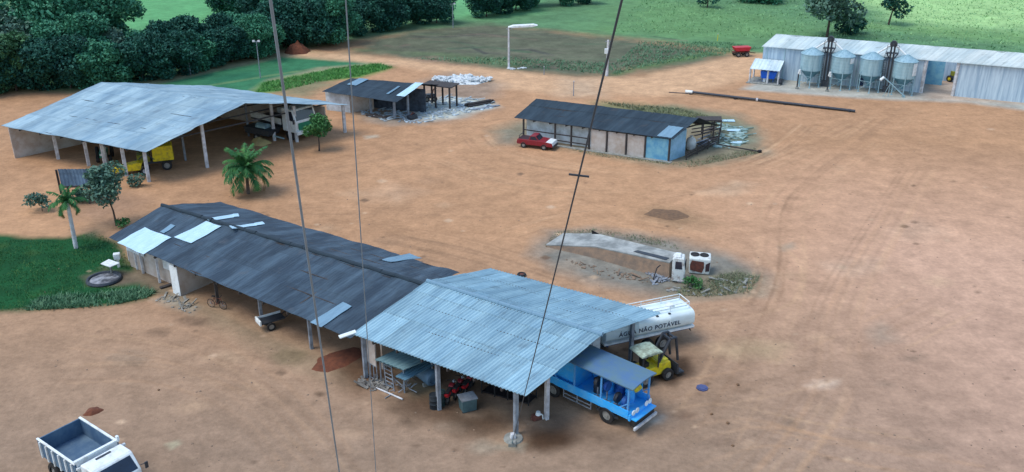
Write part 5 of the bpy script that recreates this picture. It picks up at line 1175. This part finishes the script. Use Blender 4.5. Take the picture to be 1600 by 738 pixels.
mb = MB(); mb.box((0, 0, .7), (1.3, .9, .5), .2, top=(.8, .7)); mb.cyl((-.6, 0, .5), (-.6, .2, .5), .5, n=14); mb.build('body', M_steel, r, bevel=.04)
for x in (-.5, .5): wheel(r, x, .5, .35, .18); wheel(r, x, -.5, .35, .18)
mb = MB(); mb.tube([Vector((.3, 0, .9)), Vector((.5, 0, 1.5)), Vector((.9, .1, 1.6))], .08, 8); mb.build('exhaust', M_rust, r)
r = thing('scrap_machine', 'dark seized engine sitting outside the small workshop', 'machine', tuple(at(645, 186)), .8)
mb = MB(); mb.box((0, 0, .3), (1.2, .6, .5), 0, top=(.8, .8)); mb.cyl((-.7, 0, .3), (-.5, 0, .3), .3, n=12); mb.build('block', M_steel, r, bevel=.04)
mb = MB(); mb.tube([Vector((-.3, 0, .5)), Vector((0, 0, .75)), Vector((.4, .1, .6))], .08, 8); mb.build('manifold', M_rust, r)

# ================================================================== BARN PEN
r = thing('cattle_pen', 'dark timber pen with a small roof beam at the end of the barn', 'pen', tuple(at(1110, 215)))
pts = [at(1072, 250), at(1122, 225), at(1126, 205), at(1080, 212)]
for i in range(3):
    for z in ((.25, .5, .75) if i == 0 else (.35, .75, 1.15)):
        mb = MB(); mb.beam(V2(pts[i], z), V2(pts[i + 1], z), .07, .12); mb.build('rail', M_darkwood, r, world=True)
    for u in (0, .33, .66): p = pts[i].lerp(pts[i + 1], u); mb = MB(); mb.beam(p, p + Vector((0, 0, .9 if i == 0 else 1.3)), .11); mb.build('post', M_darkwood, r, world=True)
b0, b1 = at(1088, 188, 2.6), at(1128, 188, 2.6)
mb = MB(); mb.slab([b0, b1, b1 + Vector((.3, 1.6, 0)), b0 + Vector((.3, 1.6, 0))], .14); mb.build('roof', M_darkwood, r, world=True)
for u in (.3, .72): p = b0.lerp(b1, u) + Vector((.05, .3, 0)); mb = MB(); mb.beam(V2(p, 0), V2(p, 2.5), .13); mb.build('roof_post', M_darkwood, r, world=True)
r2_ = thing('timber_pile', 'heap of dark sawn boards stacked inside the cattle pen', 'timber pile', tuple(at(1098, 222)))
for k in range(18):
    a_ = at(1084 + random.uniform(0, 18), 236 - random.uniform(0, 22)); d_ = Vector((random.uniform(1.2, 2.2), random.uniform(1, 2), 0)); mb = MB(); z = random.uniform(.08, .7); mb.beam(a_ + Vector((0, 0, z)), a_ + d_ + Vector((0, 0, z + random.uniform(-.06, .06))), .2, .08); mb.build('board', M_darkwood if k % 3 else M_post_grey, r2_, world=True)
# white sack
p = at(1079, 233); mb = MB(); mb.lathe([(.001, 0), (.42, .02), (.55, .3), (.56, .7), (.5, 1.1), (.3, 1.3), (.12, 1.36), (.2, 1.48), (.001, 1.5)], n=16)
mb.v = [(x * (1 + .15 * mnoise.noise(Vector((x, y, z)) * 3)), y * (1 + .15 * mnoise.noise(Vector((x + 5, y, z)) * 3)), z) for x, y, z in mb.v]
o = mb.build('bulk_bag', mat('white_bag', lin(214, 220, 218), .9, 0, lin(180, 186, 186), 3., .6), None, smooth=True); o.location = p; tag(o, 'big white bulk bag standing by the pale blue end wall', 'bulk bag')
a_, b_ = at(1118, 225, .5), at(1187, 237, .12); r = thing('long_pole', 'long dark pole slanting from the pen to the ground', 'pole', tuple(V2(b_, 0)))
mb = MB(); mb.cyl(a_, b_, .07, .09, 8); mb.build('shaft', M_darkwood, r, world=True); mb = MB(); mb.box((b_.x, b_.y, .14), (.35, .3, .28), .3); mb.build('end_block', M_black, r, world=True, bevel=.03)
for k, (px, py, s_) in enumerate(((1135, 190, 1.6), (1146, 205, 1.3), (1150, 224, 1.1))):
    p = at(px, py); mb = MB(); mb.slab([p + Vector((-s_ * .6, -.25, .12)), p + Vector((s_ * .6, -.35, .1)), p + Vector((s_ * .6, .3, .16)), p + Vector((-s_ * .5, .35, .14))], .05); tag(mb.build('roofing_sheet', M_sheet_white, None), ('pale roofing sheet lying behind the pen roof', 'pale roofing sheet lying right of the pen posts', 'pale roofing sheet lying next to the slanting pole')[k], 'roofing sheet', 'pale sheets lying beside the pen')

# ================================================================== RAMP ISLAND
r = thing('loading_ramp', 'concrete loading ramp with crumbling earth side in the middle of the yard', 'ramp', tuple(at(950, 410)))
zt = 1.15
q0, q1 = at(853, 384, .08), at(880, 366, .1); q2, q3 = at(930, 387, .75), at(938, 368, .6); q4, q5 = at(1046, 412, zt), at(1062, 398, zt)
top = [q0, q2, q4, q5, q3, q1]
mb = MB()
mb.add([q0, q2, q4, q5, q3, q1, V2(q0 + Vector((0, -.1, 0)), -.03), V2(q2 + Vector((-.1, -.4, 0)), -.03), V2(q4 + Vector((-.05, -.5, 0)), -.03), V2(q5 + Vector((.3, .1, 0)), -.03), V2(q3 + Vector((.1, .5, 0)), -.03), V2(q1 + Vector((0, .2, 0)), -.03)], [(0, 1, 2, 3, 4, 5)] + [(i, 6 + i, 6 + (i + 1) % 6, (i + 1) % 6) for i in range(6)])
mb.build('earth_side', M_earth, r, world=True)
mb = MB(); up = Vector((0, 0, .1)); mb.slab([p + up for p in (q0, q2, q4, q5, q3, q1)], .09); mb.build('deck', mat('pale_concrete', lin(168, 172, 168), .9, 0, lin(112, 116, 114), .7, .9, detail=8), r, world=True)
mb = MB(); mb.slab([at(990, 393, 1.09), at(1040, 406, 1.275), at(1046, 403, 1.275), at(996, 391, 1.09)], .03); tag(mb.build('track_plate', M_steel, r, world=True), 'dark steel track along the deck')
mb = MB(); p = at(925, 369); mb.add([p, p + Vector((1.1, -.35, 0)), p + Vector((-.05, 0, .55)), p + Vector((0, .06, 0)), p + Vector((1.1, -.29, 0)), p + Vector((-.05, .06, .55))], [(0, 1, 2), (3, 5, 4), (0, 3, 4, 1), (1, 4, 5, 2), (2, 5, 3, 0)])
tag(mb.build('steel_fin', M_black, None), 'black triangular steel plate standing behind the loading ramp', 'steel plate')
mb = MB(); mb.slab([at(880, 366, .14), at(925, 364, .14), at(925, 369, .14), at(880, 371, .14)], .12); tag(mb.build('concrete_slab', M_conc, None), 'low concrete slab leading to the black steel plate', 'slab')
M_shell = mat('weathered_white', lin(206, 214, 212), .6, 0, lin(120, 96, 84), 3.2, .85, lo=.5, hi=.72)
r = thing('cab_shell', 'upright white truck cab shell standing at the ramp end', 'cab shell', tuple(at(1059, 438)), R(-14))
mb = MB(); mb.extr([(-.45, .1), (.45, .1), (.5, 1.0), (.36, 2.0), (-.36, 2.05), (-.48, 1.9)], -.5, .5); mb.build('shell', M_shell, r, bevel=.07)
mb = MB(); mb.extr([(-.25, 1.15), (.28, 1.15), (.2, 1.75), (-.25, 1.75)], -.52, -.49); mb.build('window', M_glass, r)
mb = MB(); mb.extr([(-.02, -.012), (.02, -.012), (.02, .012), (-.02, .012)], -1, -.99); mb.v = [(x * 9 + .48, y + .6, z * 24 + .75) for x, y, z in mb.v]
mb = MB(); mb.box((.49, 0, 1.35), (.05, .75, .55)); mb.build('rear_opening', M_black, r)
mb = MB(); mb.cyl((.0, -.35, .18), (.55, -.35, .18), .18, n=12); mb.build('bumper', M_post_white, r, bevel=.03)
mb = MB(); mb.box((-.1, 0, 2.1), (.5, .8, .1), top=(.7, .8)); mb.build('roof_vent', M_white, r, bevel=.03)
r = thing('wrecked_cab', 'overturned white cab with rust-brown panels and two round dark openings on top', 'cab shell', tuple(at(1092, 425)), R(-12))
mb = MB(); mb.box((0, .15, .68), (1.55, 1.3, 1.3), top=(1.05, 1.05)); mb.build('shell', M_shell, r, bevel=.1)
mb = MB(); mb.extr([(-.68, .35), (.2, .18), (.35, .6), (.3, 1.1), (-.6, 1.15), (-.72, .8)], -.54, -.5); tag(mb.build('side_panel', M_rust, r), 'rust-brown panel')
mb = MB(); mb.extr([(.45, .3), (.75, .35), (.76, 1.1), (.45, .9)], -.545, -.505); mb.build('side_panel', mat('dark_brown_panel', lin(60, 46, 52), .8), r)
for x in (-.4, .3): mb = MB(); mb.cyl((x, .2, 1.3), (x, .2, 1.36), .3, n=18); mb.ring((x, .2, 1.36), (0, 0, 1), .3, .05); mb.build('round_opening', M_black, r)
r = thing('bent_post', 'short dark bent post among the scrap beside the ramp', 'post', tuple(at(1020, 440)))
mb = MB(); mb.tube([Vector((0, 0, 0)), Vector((.12, .1, .5)), Vector((.3, .3, 1.0)), Vector((.55, .35, 1.2))], .05, 8); mb.build('shaft', M_darkwood, r); mb = MB(); mb.rock((0, 0, .06), .18, .5); mb.build('foot', M_conc, r)
for px, py, sz, lb in ((815, 431, .28, 'dark scrap wheel lying just behind the light blue roof'),):
    r = thing('old_tyre', lb, 'tyre', tuple(at(px, py))); mb = MB(); mb.ring((0, 0, .1), (0, 0, 1), .26, .1); mb.build('tyre', M_black, r, smooth=True); mb = MB(); mb.cyl((0, 0, .04), (0, 0, .14), .17, n=12); mb.build('rim', M_rust, r)
tag(mound('soil_heap', 'low brown soil spread heaped beyond the loading ramp', 'soil heap', [(1000, 336), (1020, 326), (1060, 328), (1085, 340), (1050, 346)], .09, M_soil_brown, seed=8))

# ================================================================== YARD LAWN
r = thing('fire_pit', 'round dark fire pit with pale ash in the yard lawn', 'fire pit', tuple(at(163, 438)))
mb = MB(); mb.ring((0, 0, .1), (0, 0, 1), 1.15, .14, 30); mb.build('rim', M_steel, r, smooth=True)
mb = MB(); mb.lathe([(1.15, .08), (.6, .14), (.001, .2)], n=24); mb.build('ash', mat('pale_ash', lin(150, 154, 160), .98, 0, lin(66, 68, 74), 1.6, 1.), r)
r = thing('outdoor_table', 'white table top on one pale leg behind the fire pit', 'table', tuple(at(168, 425)))
zt = .95; c_ = [at(157, 412, zt), at(172, 417, zt), at(187, 411, zt), at(170, 405, zt)]
mb = MB(); mb.slab(c_, .06); mb.build('table_top', M_white, r, world=True)
p = sum(c_, Vector()) / 4
mb = MB(); mb.cyl(V2(p, .0), V2(p, zt - .05), .09, n=10); mb.build('leg', M_conc, r, world=True)
p = at(186, 418); r = thing('wash_basin', 'white basin standing against the dark corner of the workshop', 'basin', tuple(p))
mb = MB(); mb.box((0, 0, .95), (.45, .4, .5), .3, top=(1.1, 1.1)); mb.build('bowl', M_white, r, bevel=.04); mb = MB(); mb.box((0, 0, .36), (.18, .18, .72), .3); mb.build('pedestal', M_white, r)
r = thing('timber_pile', 'short dark plank lying by the white posts of the workshop', 'plank', tuple(at(258, 449)))
mb = MB(); mb.beam(at(250, 450, .08), at(268, 444, .12), .3, .08); mb.build('plank', M_darkwood, r, world=True)
# bicycle against the workshop post
p = at(340, 482); r = thing('bicycle', 'bicycle leaning on a dark post of the workshop', 'bicycle', tuple(p), R(-20))
for x in (-.5, .5):
    mb = MB(); mb.ring((x, 0, .33), (0, 1, 0), .31, .022, 22); w_ = mb.build('wheel', M_black, r)
    mb = MB()
    for k in range(8): a = k * .785; mb.beam((x, 0, .33), (x + .3 * math.cos(a), 0, .33 + .3 * math.sin(a)), .012)
    mb.build('spokes', M_post_grey, w_)
mb = MB(); mb.tube([Vector((-.5, 0, .33)), Vector((-.18, 0, .8)), Vector((.35, 0, .82)), Vector((-.02, 0, .3)), Vector((-.5, 0, .33))], .02); mb.tube([Vector((.35, 0, .95)), Vector((.5, 0, .33))], .02); mb.tube([Vector((-.2, 0, .9)), Vector((-.02, 0, .3))], .02); mb.build('frame', M_rust, r)
mb = MB(); mb.tube([Vector((.3, -.28, .98)), Vector((.36, 0, .96)), Vector((.3, .28, .98))], .018); mb.build('handlebar', M_steel, r)
mb = MB(); mb.box((-.22, 0, .93), (.26, .14, .06)); mb.build('saddle', M_black, r)
r = thing('hand_cart', 'white and black hand cart parked beneath the dark eave', 'hand cart', tuple(at(425, 511)), R(35))
mb = MB(); mb.box((0, 0, .62), (1.7, .9, .08)); mb.build('tray', M_steel, r); mb = MB(); mb.box((-.88, 0, .7), (.12, .95, .35)); mb.box((0, .46, .72), (1.7, .05, .2)); mb.build('side_rail', M_white, r, bevel=.02)
for s in (-1, 1): wheel(r, -.2, s * .5, .3, .12)
mb = MB(); mb.tube([Vector((.85, -.3, .6)), Vector((1.5, -.3, .85))], .03); mb.tube([Vector((.85, .3, .6)), Vector((1.5, .3, .85))], .03); mb.build('handle', M_darkwood, r)

# ================================================================== POLES AND WIRES
r = thing('utility_pole', 'white pole carrying a long white panel beside the dirt road', 'pole', tuple(at(795, 107)))
H_ = 6.05; mb = MB(); mb.cyl((0, 0, 0), (0, 0, H_), .17, .12, 12); mb.build('shaft', M_post_white, r, smooth=True)
mb = MB(); mb.beam((-.4, 0, 5.75), (.5, 0, 5.75), .1); mb.build('cross_arm', M_post_grey, r)
mb = MB(); mb.extr([(-.1, 6.05), (.5, 5.95), (3.4, 6.1), (4.2, 6.3), (3.6, 6.45), (.6, 6.28)], -.5, .5); mb.build('panel', M_white, r, bevel=.05)
mb = MB()
for k in range(9): mb.rock((random.uniform(-.6, 3.5), random.uniform(-.4, .6), .05), random.uniform(.15, .4), .4)
tag(mb.build('rubble', M_rubble, None), 'white stones around the foot of the white pole', 'rubble', kind='stuff').location = at(795, 108)
r = thing('meter_pole', 'pale pole with a white box beside the ploughed field', 'pole', tuple(at(948, 119)))
mb = MB(); mb.cyl((0, 0, 0), (0, 0, 5.1), .22, .15, 12); mb.build('shaft', M_post_white, r, smooth=True)
mb = MB(); mb.box((-.22, -.25, 3.6), (.5, .3, .7)); mb.build('meter_box', M_white, r, bevel=.03)
mb = MB(); mb.beam((-.4, 0, 4.9), (.4, 0, 4.9), .1); mb.build('cross_arm', M_post_grey, r)
def floodpole(px, py, h_, label, heads=2):
    r = thing('floodlight_pole', label, 'floodlight pole', tuple(at(px, py)), 0, 'slim floodlight poles around the football lawn')
    mb = MB(); mb.cyl((0, 0, 0), (0, 0, h_), .08, .06, 8); mb.build('shaft', M_post_grey, r, smooth=True)
    mb = MB(); mb.beam((-.45, 0, h_ - .1), (.45, 0, h_ - .1), .06); mb.build('cross_arm', M_post_grey, r)
    for s in ((-1, 1) if heads == 2 else (1,)): mb = MB(); mb.box((s * .35, -.1, h_ + .02), (.34, .3, .22), 0, top=(.8, .8)); mb.build('lamp_head', M_post_white, r)
floodpole(407, 122, 5.2, 'slim floodlight pole standing in the middle of the football lawn')
floodpole(298, 118, 3.4, 'slim floodlight pole before the dark hedge, above the barn roof')
floodpole(168, 112, 3.6, 'leftmost slim floodlight pole, half hidden in the hedge')
floodpole(356, 74, 2.6, 'pale floodlight pole far back among the hedge crowns')
floodpole(708, 44, 4.3, 'thin white pole between the far trees and the ploughed field', 1)
for px, py, lb in ((896, 150, 'thin short post at the edge of the road behind the barn'), (1121, 64, 'thin yellow stake in the green field'), (850, 117, 'short stake beside the road by the ploughed field')):
    r = thing('marker_post', lb, 'post', tuple(at(px, py)), 0); mb = MB(); mb.cyl((0, 0, 0), (0, 0, 1.9 if px == 896 else 1.1), .06, .05, 8); mb.build('shaft', M_yellow if px == 1121 else M_post_grey, r); mb = MB(); mb.lathe([(.09, 0), (.07, .08), (.001, .1)], (0, 0, 1.9 if px == 896 else 1.1), 8); mb.build('cap', M_post_white, r)
def ray(px, py, y):
    u, v = px - 800, py - 369; t = y / (FPX * _c - v * _s); return Vector((u * t, y, CAM_H - (FPX * _s + v * _c) * t))
def guy(A_, Q, rad, m, label, sag=.25):
    T = A_ + (Q - A_) * ((A_.y - .8) / (A_.y - Q.y)); r = thing('guy_wire', label, 'guy wire', tuple(A_), 0, 'guy wires running down from the mast')
    pts = [A_.lerp(T, i / 40) - Vector((0, 0, sag * 4 * (i / 40) * (1 - i / 40))) for i in range(41)]
    mb = MB(); mb.tube(pts, rad, 8); mb.build('cable', m, r, world=True)
    mb = MB(); mb.cyl(pts[0], pts[0].lerp(pts[1], .8), rad * 2.2, rad * 1.6, 8); mb.build('turnbuckle', M_galv, r, world=True)
    mb = MB(); mb.box((A_.x, A_.y, .1), (.4, .4, .2)); mb.build('anchor', M_conc, r, world=True)
    return r, pts
M_wire_dk = mat('dark_cable', lin(66, 78, 90), .6, .1); M_wire_lt = mat('grey_cable', lin(130, 146, 158), .6, .1)
a0 = at(800, 692, .15); g, pts = guy(a0, ray(967, 0, 13), .019, M_wire_dk, 'dark guy wire anchored at the corner of the front shed')
c_ = pts[int(40 * .5)]
mb = MB(); q = at(906, 260, 0)
best = min(pts, key=lambda p: abs((p.x / (p.y * _c - (p.z - CAM_H) * _s)) * FPX - 106))
mb.beam(best + Vector((-.2, 0, .02)), best + Vector((.2, .0, -.03)), .035); mb.build('spreader_bar', M_steel, g, world=True)
guy(at(566, 980, .1), ray(424, 0, 8), .0145, M_wire_lt, 'thick grey guy wire crossing the palm side of the yard')
guy(at(604, 1000, .1), ray(540, 0, 11), .0085, M_wire_lt, 'thin grey guy wire crossing the long dark roof')

# ================================================================== TREES AND PLANTS
M_leaf_yel2 = leafmat('olive_leaf', lin(38, 80, 58), lin(76, 120, 80), .5)
crowns = [tree('woodland_tree', 'dense dark tree of the wood behind the wide barn', 'tree', h_, cr, -.6, m=mm, nb=nb + 6, dens=270, leaf=.26, loc=(0, 0, -100), group='trees of the dark wood', seed=s) for h_, cr, mm, nb, s in ((6.6, 3.6, M_leaf_dark, 13, 1), (7.6, 3.9, M_leaf_dark, 14, 2), (6.0, 3.3, M_leaf_mid, 12, 3), (8.4, 4.0, M_leaf_mid, 15, 4), (7.2, 3.2, M_leaf_yel2, 11, 5), (5.6, 3.0, M_leaf_grey, 11, 6))]
used_ = [False] * 6
def wood(px, py, k, s_=1., lb=None):
    if random.random() < .18: k = random.choice((2, 3, 4, 5))
    p = at(px, py); rz = random.random() * 6.28
    if not used_[k]:
        used_[k] = True; o = crowns[k]; o.location = p; o.rotation_euler.z = rz; o.scale = (s_,) * 3
    else: o = dup(crowns[k], p, rz, s_)
    o['label'] = lb or 'dense dark tree of the wood behind the wide barn'
    return o
random.seed(11)
for px, py, k, s_ in ((-60, 152, 0, 1), (-15, 146, 1, 1), (25, 142, 2, 1), (70, 141, 0, 1), (112, 138, 1, .95), (150, 134, 0, 1), (186, 130, 2, 1.05), (220, 126, 0, .95), (250, 121, 1, .85), (282, 115, 0, .9), (312, 109, 2, .95), (340, 103, 0, .85), (368, 97, 1, .78), (394, 92, 0, .8), (420, 86, 2, .85),
                      (100, 120, 3, 1), (140, 116, 1, 1), (180, 111, 0, 1), (222, 106, 2, 1), (262, 101, 1, .9), (300, 95, 0, 1), (338, 88, 1, .9), (372, 82, 2, 1.1), (404, 78, 0, 1)):
    wood(px + random.uniform(-5, 5), py, k, s_ * random.uniform(.92, 1.08))
for px, py, k, s_ in ((-40, 120, 3, 1.4), (20, 112, 3, 1.5), (70, 104, 3, 1.4), (112, 98, 3, 1.5), (148, 92, 3, 1.45), (172, 86, 3, 1.2)): wood(px, py, k, s_, 'tall lighter green tree at the left end of the wood')
for px, py, k, s_ in ((440, 74, 1, 1.0), (470, 70, 0, 1.1), (500, 72, 1, 1.0), (528, 68, 0, .95), (440, 52, 3, 1.1), (480, 48, 1, 1.1), (520, 50, 3, 1.0), (556, 54, 1, .95), (590, 48, 0, 1.0), (622, 44, 1, .95), (652, 38, 0, 1), (680, 36, 1, .9), (410, 50, 1, 1.0), (380, 30, 0, 1), (350, 24, 1, .8), (560, 26, 3, 1), (610, 22, 1, 1), (650, 14, 0, 1.1)):
    wood(px + random.uniform(-5, 5), py, k, s_ * random.uniform(.92, 1.08), 'dark green tree in the wood beyond the dirt road')
for px, py, k, s_ in ((760, 26, 1, .9), (782, 22, 0, 1.0), (806, 16, 1, .95), (835, 10, 2, 1.0), (880, 8, 2, .9), (918, 6, 0, .7)): wood(px, py, k, s_, 'grey-green tree of the clump behind the ploughed field')
tree('shade_tree', 'big loose crowned tree standing behind the grain store roof', 'tree', 9.4, 4.9, 2.2, m=M_leaf_grey, nb=13, dens=60, leaf=.42, loc=tuple(at(1292, 58)), seed=21, tr=.26)
tree('round_bush', 'dark rounded bush beside the big tree behind the grain store', 'bush', 3.6, 2.6, .2, m=M_leaf_dark, nb=8, dens=120, leaf=.35, loc=tuple(at(1328, 52)), seed=22)
tree('leaning_tree', 'thin crooked tree with sparse crown leaning in the bright pasture', 'tree', 5.8, 3.2, 1.2, m=M_leaf_dark, nb=7, dens=75, leaf=.36, loc=tuple(at(1388, 39)), lean=(.9, 0), seed=23, tr=.2)
tree('field_tree', 'small dark bush at the top of the green field', 'tree', 3.6, 2.2, .4, m=M_leaf_dark, nb=7, dens=90, leaf=.36, loc=tuple(at(1105, 12)), seed=24)
tree('field_tree', 'wide low tree casting shade at the top of the pasture', 'tree', 4.6, 5.2, .6, m=M_leaf_mid, nb=11, dens=60, leaf=.4, loc=tuple(at(1190, 3)), seed=25)
tree('orchard_tree', 'small round green tree before the wide barn posts', 'tree', 4.0, 1.55, 1.5, m=M_leaf_yel, nb=11, dens=520, leaf=.17, loc=tuple(at(499, 236)), seed=31, tr=.1)
tree('orchard_tree', 'grey-green tree with slim leaning trunk left of the dark workshop', 'tree', 5.4, 2.0, 2.2, m=M_leaf_grey, bark=M_bark, nb=11, dens=330, leaf=.2, loc=tuple(at(182, 353)), lean=(-.6, .1), seed=32, tr=.1)
for px, py, h_, cr, lb in ((150, 312, 1.6, 1.0, 'grey-green shrub under the little shelter'), (128, 316, 1.5, 1.1, 'grey-green shrub at the left of the little shelter'), (212, 292, 1.3, .9, 'thin pale shrub beside the near barn corner post'), (192, 356, .9, .7, 'low dark shrub at the foot of the slim leaning trunk'), (66, 330, 1.8, 1.2, 'large grey-green shrub far left of the little shelter')):
    tree('shrub', lb, 'shrub', h_, cr, .05, m=M_leaf_grey if px != 192 else M_leaf_yel, nb=7, dens=380, leaf=.15, loc=tuple(at(px, py)), seed=px, tr=.04)
tree('shrub', 'bright green shrub in front of the wrecked cab', 'shrub', 1.0, .75, .05, m=M_leaf_yel, nb=7, dens=900, leaf=.1, loc=tuple(at(1082, 450)), seed=41, tr=.03)
# palms
M_deadfrond = leafmat('dry_frond', lin(140, 120, 60), lin(110, 100, 56), .9)
def palm(px, py, h_, label, nf=22, L=2.3, white=False, seed=0, base_h=.9):
    rnd = random.Random(seed); r = thing('palm_tree', label, 'palm tree', tuple(at(px, py)))
    mb = MB(); n = 8
    for i in range(n): a, b_ = i / n, (i + 1) / n; mb.cyl((.08 * a, 0, h_ * base_h * a), (.08 * b_, 0, h_ * base_h * b_), .16 - .03 * a, .19 - .05 * b_, 9)
    mb.build('trunk', M_bark_pale if not white else M_post_white, r, smooth=True)
    for f in range(nf):
        az = f * 2.399 + rnd.uniform(-.2, .2); el = lerp(1.45, -.15, (f / (nf - 1)) ** .9) + rnd.uniform(-.2, .2) - (.3 if f >= nf - 2 else 0); ln = L * rnd.uniform(.85, 1.1) * (.85 if f < 4 else 1)
        d_ = Vector((math.cos(az), math.sin(az), 0)); p = Vector((.08, 0, h_ * base_h)); pts = [p]; m_ = 12; e = el
        for k in range(m_):
            e -= lerp(.05, .25, k / m_) * (.55 if f < nf * .25 else 1); p = p + (d_ * math.cos(e) + Vector((0, 0, math.sin(e)))) * ln / m_; pts.append(p)
        mb = MB(); mb.tube([pts[0], pts[4], pts[8], pts[12]], .025, 4); side = d_.cross(Vector((0, 0, 1)))
        for k in range(1, m_ * 3):
            u = k / (m_ * 3); i = min(m_ - 1, int(u * m_)); q = pts[i].lerp(pts[i + 1], u * m_ - i); t_ = (pts[i + 1] - pts[i]).normalized(); ll = .62 * math.sin(math.pi * (u * .86 + .1)) ** .7 * L / 2.3
            for s in (-1, 1):
                if rnd.random() < .12: continue
                tip = q + side * s * ll * .72 + t_ * ll * .5 + Vector((0, 0, -ll * rnd.uniform(.3, .8))); w_ = t_ * .06
                mb.add([q - w_, q + w_, tip], [(0, 1, 2)])
        mb.build('frond', M_palm if f < nf - 2 else M_deadfrond, r)
palm(388, 303, 3.1, 'coconut palm with drooping fronds in the open yard', 44, 2.9, seed=3, base_h=.8)
palm(119, 388, 4.6, 'tall palm with whitewashed trunk at the edge of the yard lawn', 18, 1.7, True, seed=5)
# grass and weeds
blades('lawn_grass', 'short dark green grass of the yard lawn', 'grass', scatter([(-150, 375), (100, 376), (150, 362), (185, 384), (210, 420), (160, 422), (128, 434), (130, 446), (200, 448), (240, 462), (225, 468), (170, 478), (111, 482), (-150, 494)], 11000), .13, .025, M_grass)
blades('lawn_border', 'grey-green leafy border along the yard lawn', 'plants', scatter([(60, 466), (111, 462), (170, 460), (215, 450), (245, 456), (228, 466), (172, 478), (111, 482), (40, 486)], 3200), .3, .05, M_grass_hedge, .7)
blades('weeds', 'dry scrub and weeds around the wrecked cab', 'weeds', scatter([(1055, 462), (1080, 442), (1150, 425), (1188, 435), (1170, 458), (1110, 464)], 1500), .3, .03, M_grass_dry, .8)
blades('weeds', 'thin weeds at the foot of the ramp bank', 'weeds', scatter([(845, 390), (870, 362), (930, 358), (1050, 376), (1060, 390), (930, 366), (870, 380)], 700), .18, .03, M_grass_dry, .8)
blades('weeds', 'dry weeds in front of the barn wall', 'weeds', scatter([(880, 232), (1050, 256), (1180, 232), (1186, 240), (1080, 262), (930, 244)], 1200), .2, .035, M_grass_dry, .8)
blades('weeds', 'green weeds behind the barn roof', 'weeds', scatter([(940, 160), (1060, 170), (1140, 190), (1120, 196), (1000, 176)], 1800), .3, .05, M_grass_dry, .7)
blades('tall_grass', 'bright tall grass beside the football lawn', 'grass', scatter([(400, 145), (412, 130), (452, 122), (520, 108), (590, 100), (615, 106), (560, 120), (500, 128), (442, 142)], 4500), .34, .06, mat('bright_grass', lin(66, 130, 56), .8, 0, lin(96, 150, 80), .6, 1.), .6)
blades('field_grass', 'tufts of grass along the ploughed field and pasture edge', 'grass', scatter([(640, 92), (800, 104), (960, 118), (1000, 106), (1140, 84), (1190, 76), (1130, 66), (1000, 66), (960, 100), (800, 90)], 5000), .35, .06, M_grass_hedge, .7)
blades('pasture_grass', 'tall tufts scattered over the green pasture', 'grass', scatter([(960, 50), (1300, 66), (1600, 80), (1600, 0), (1000, 0)], 5000), .3, .1, mat('pasture_tuft', lin(92, 142, 98), .8, 0, lin(132, 172, 116), .3, 1.), .7)
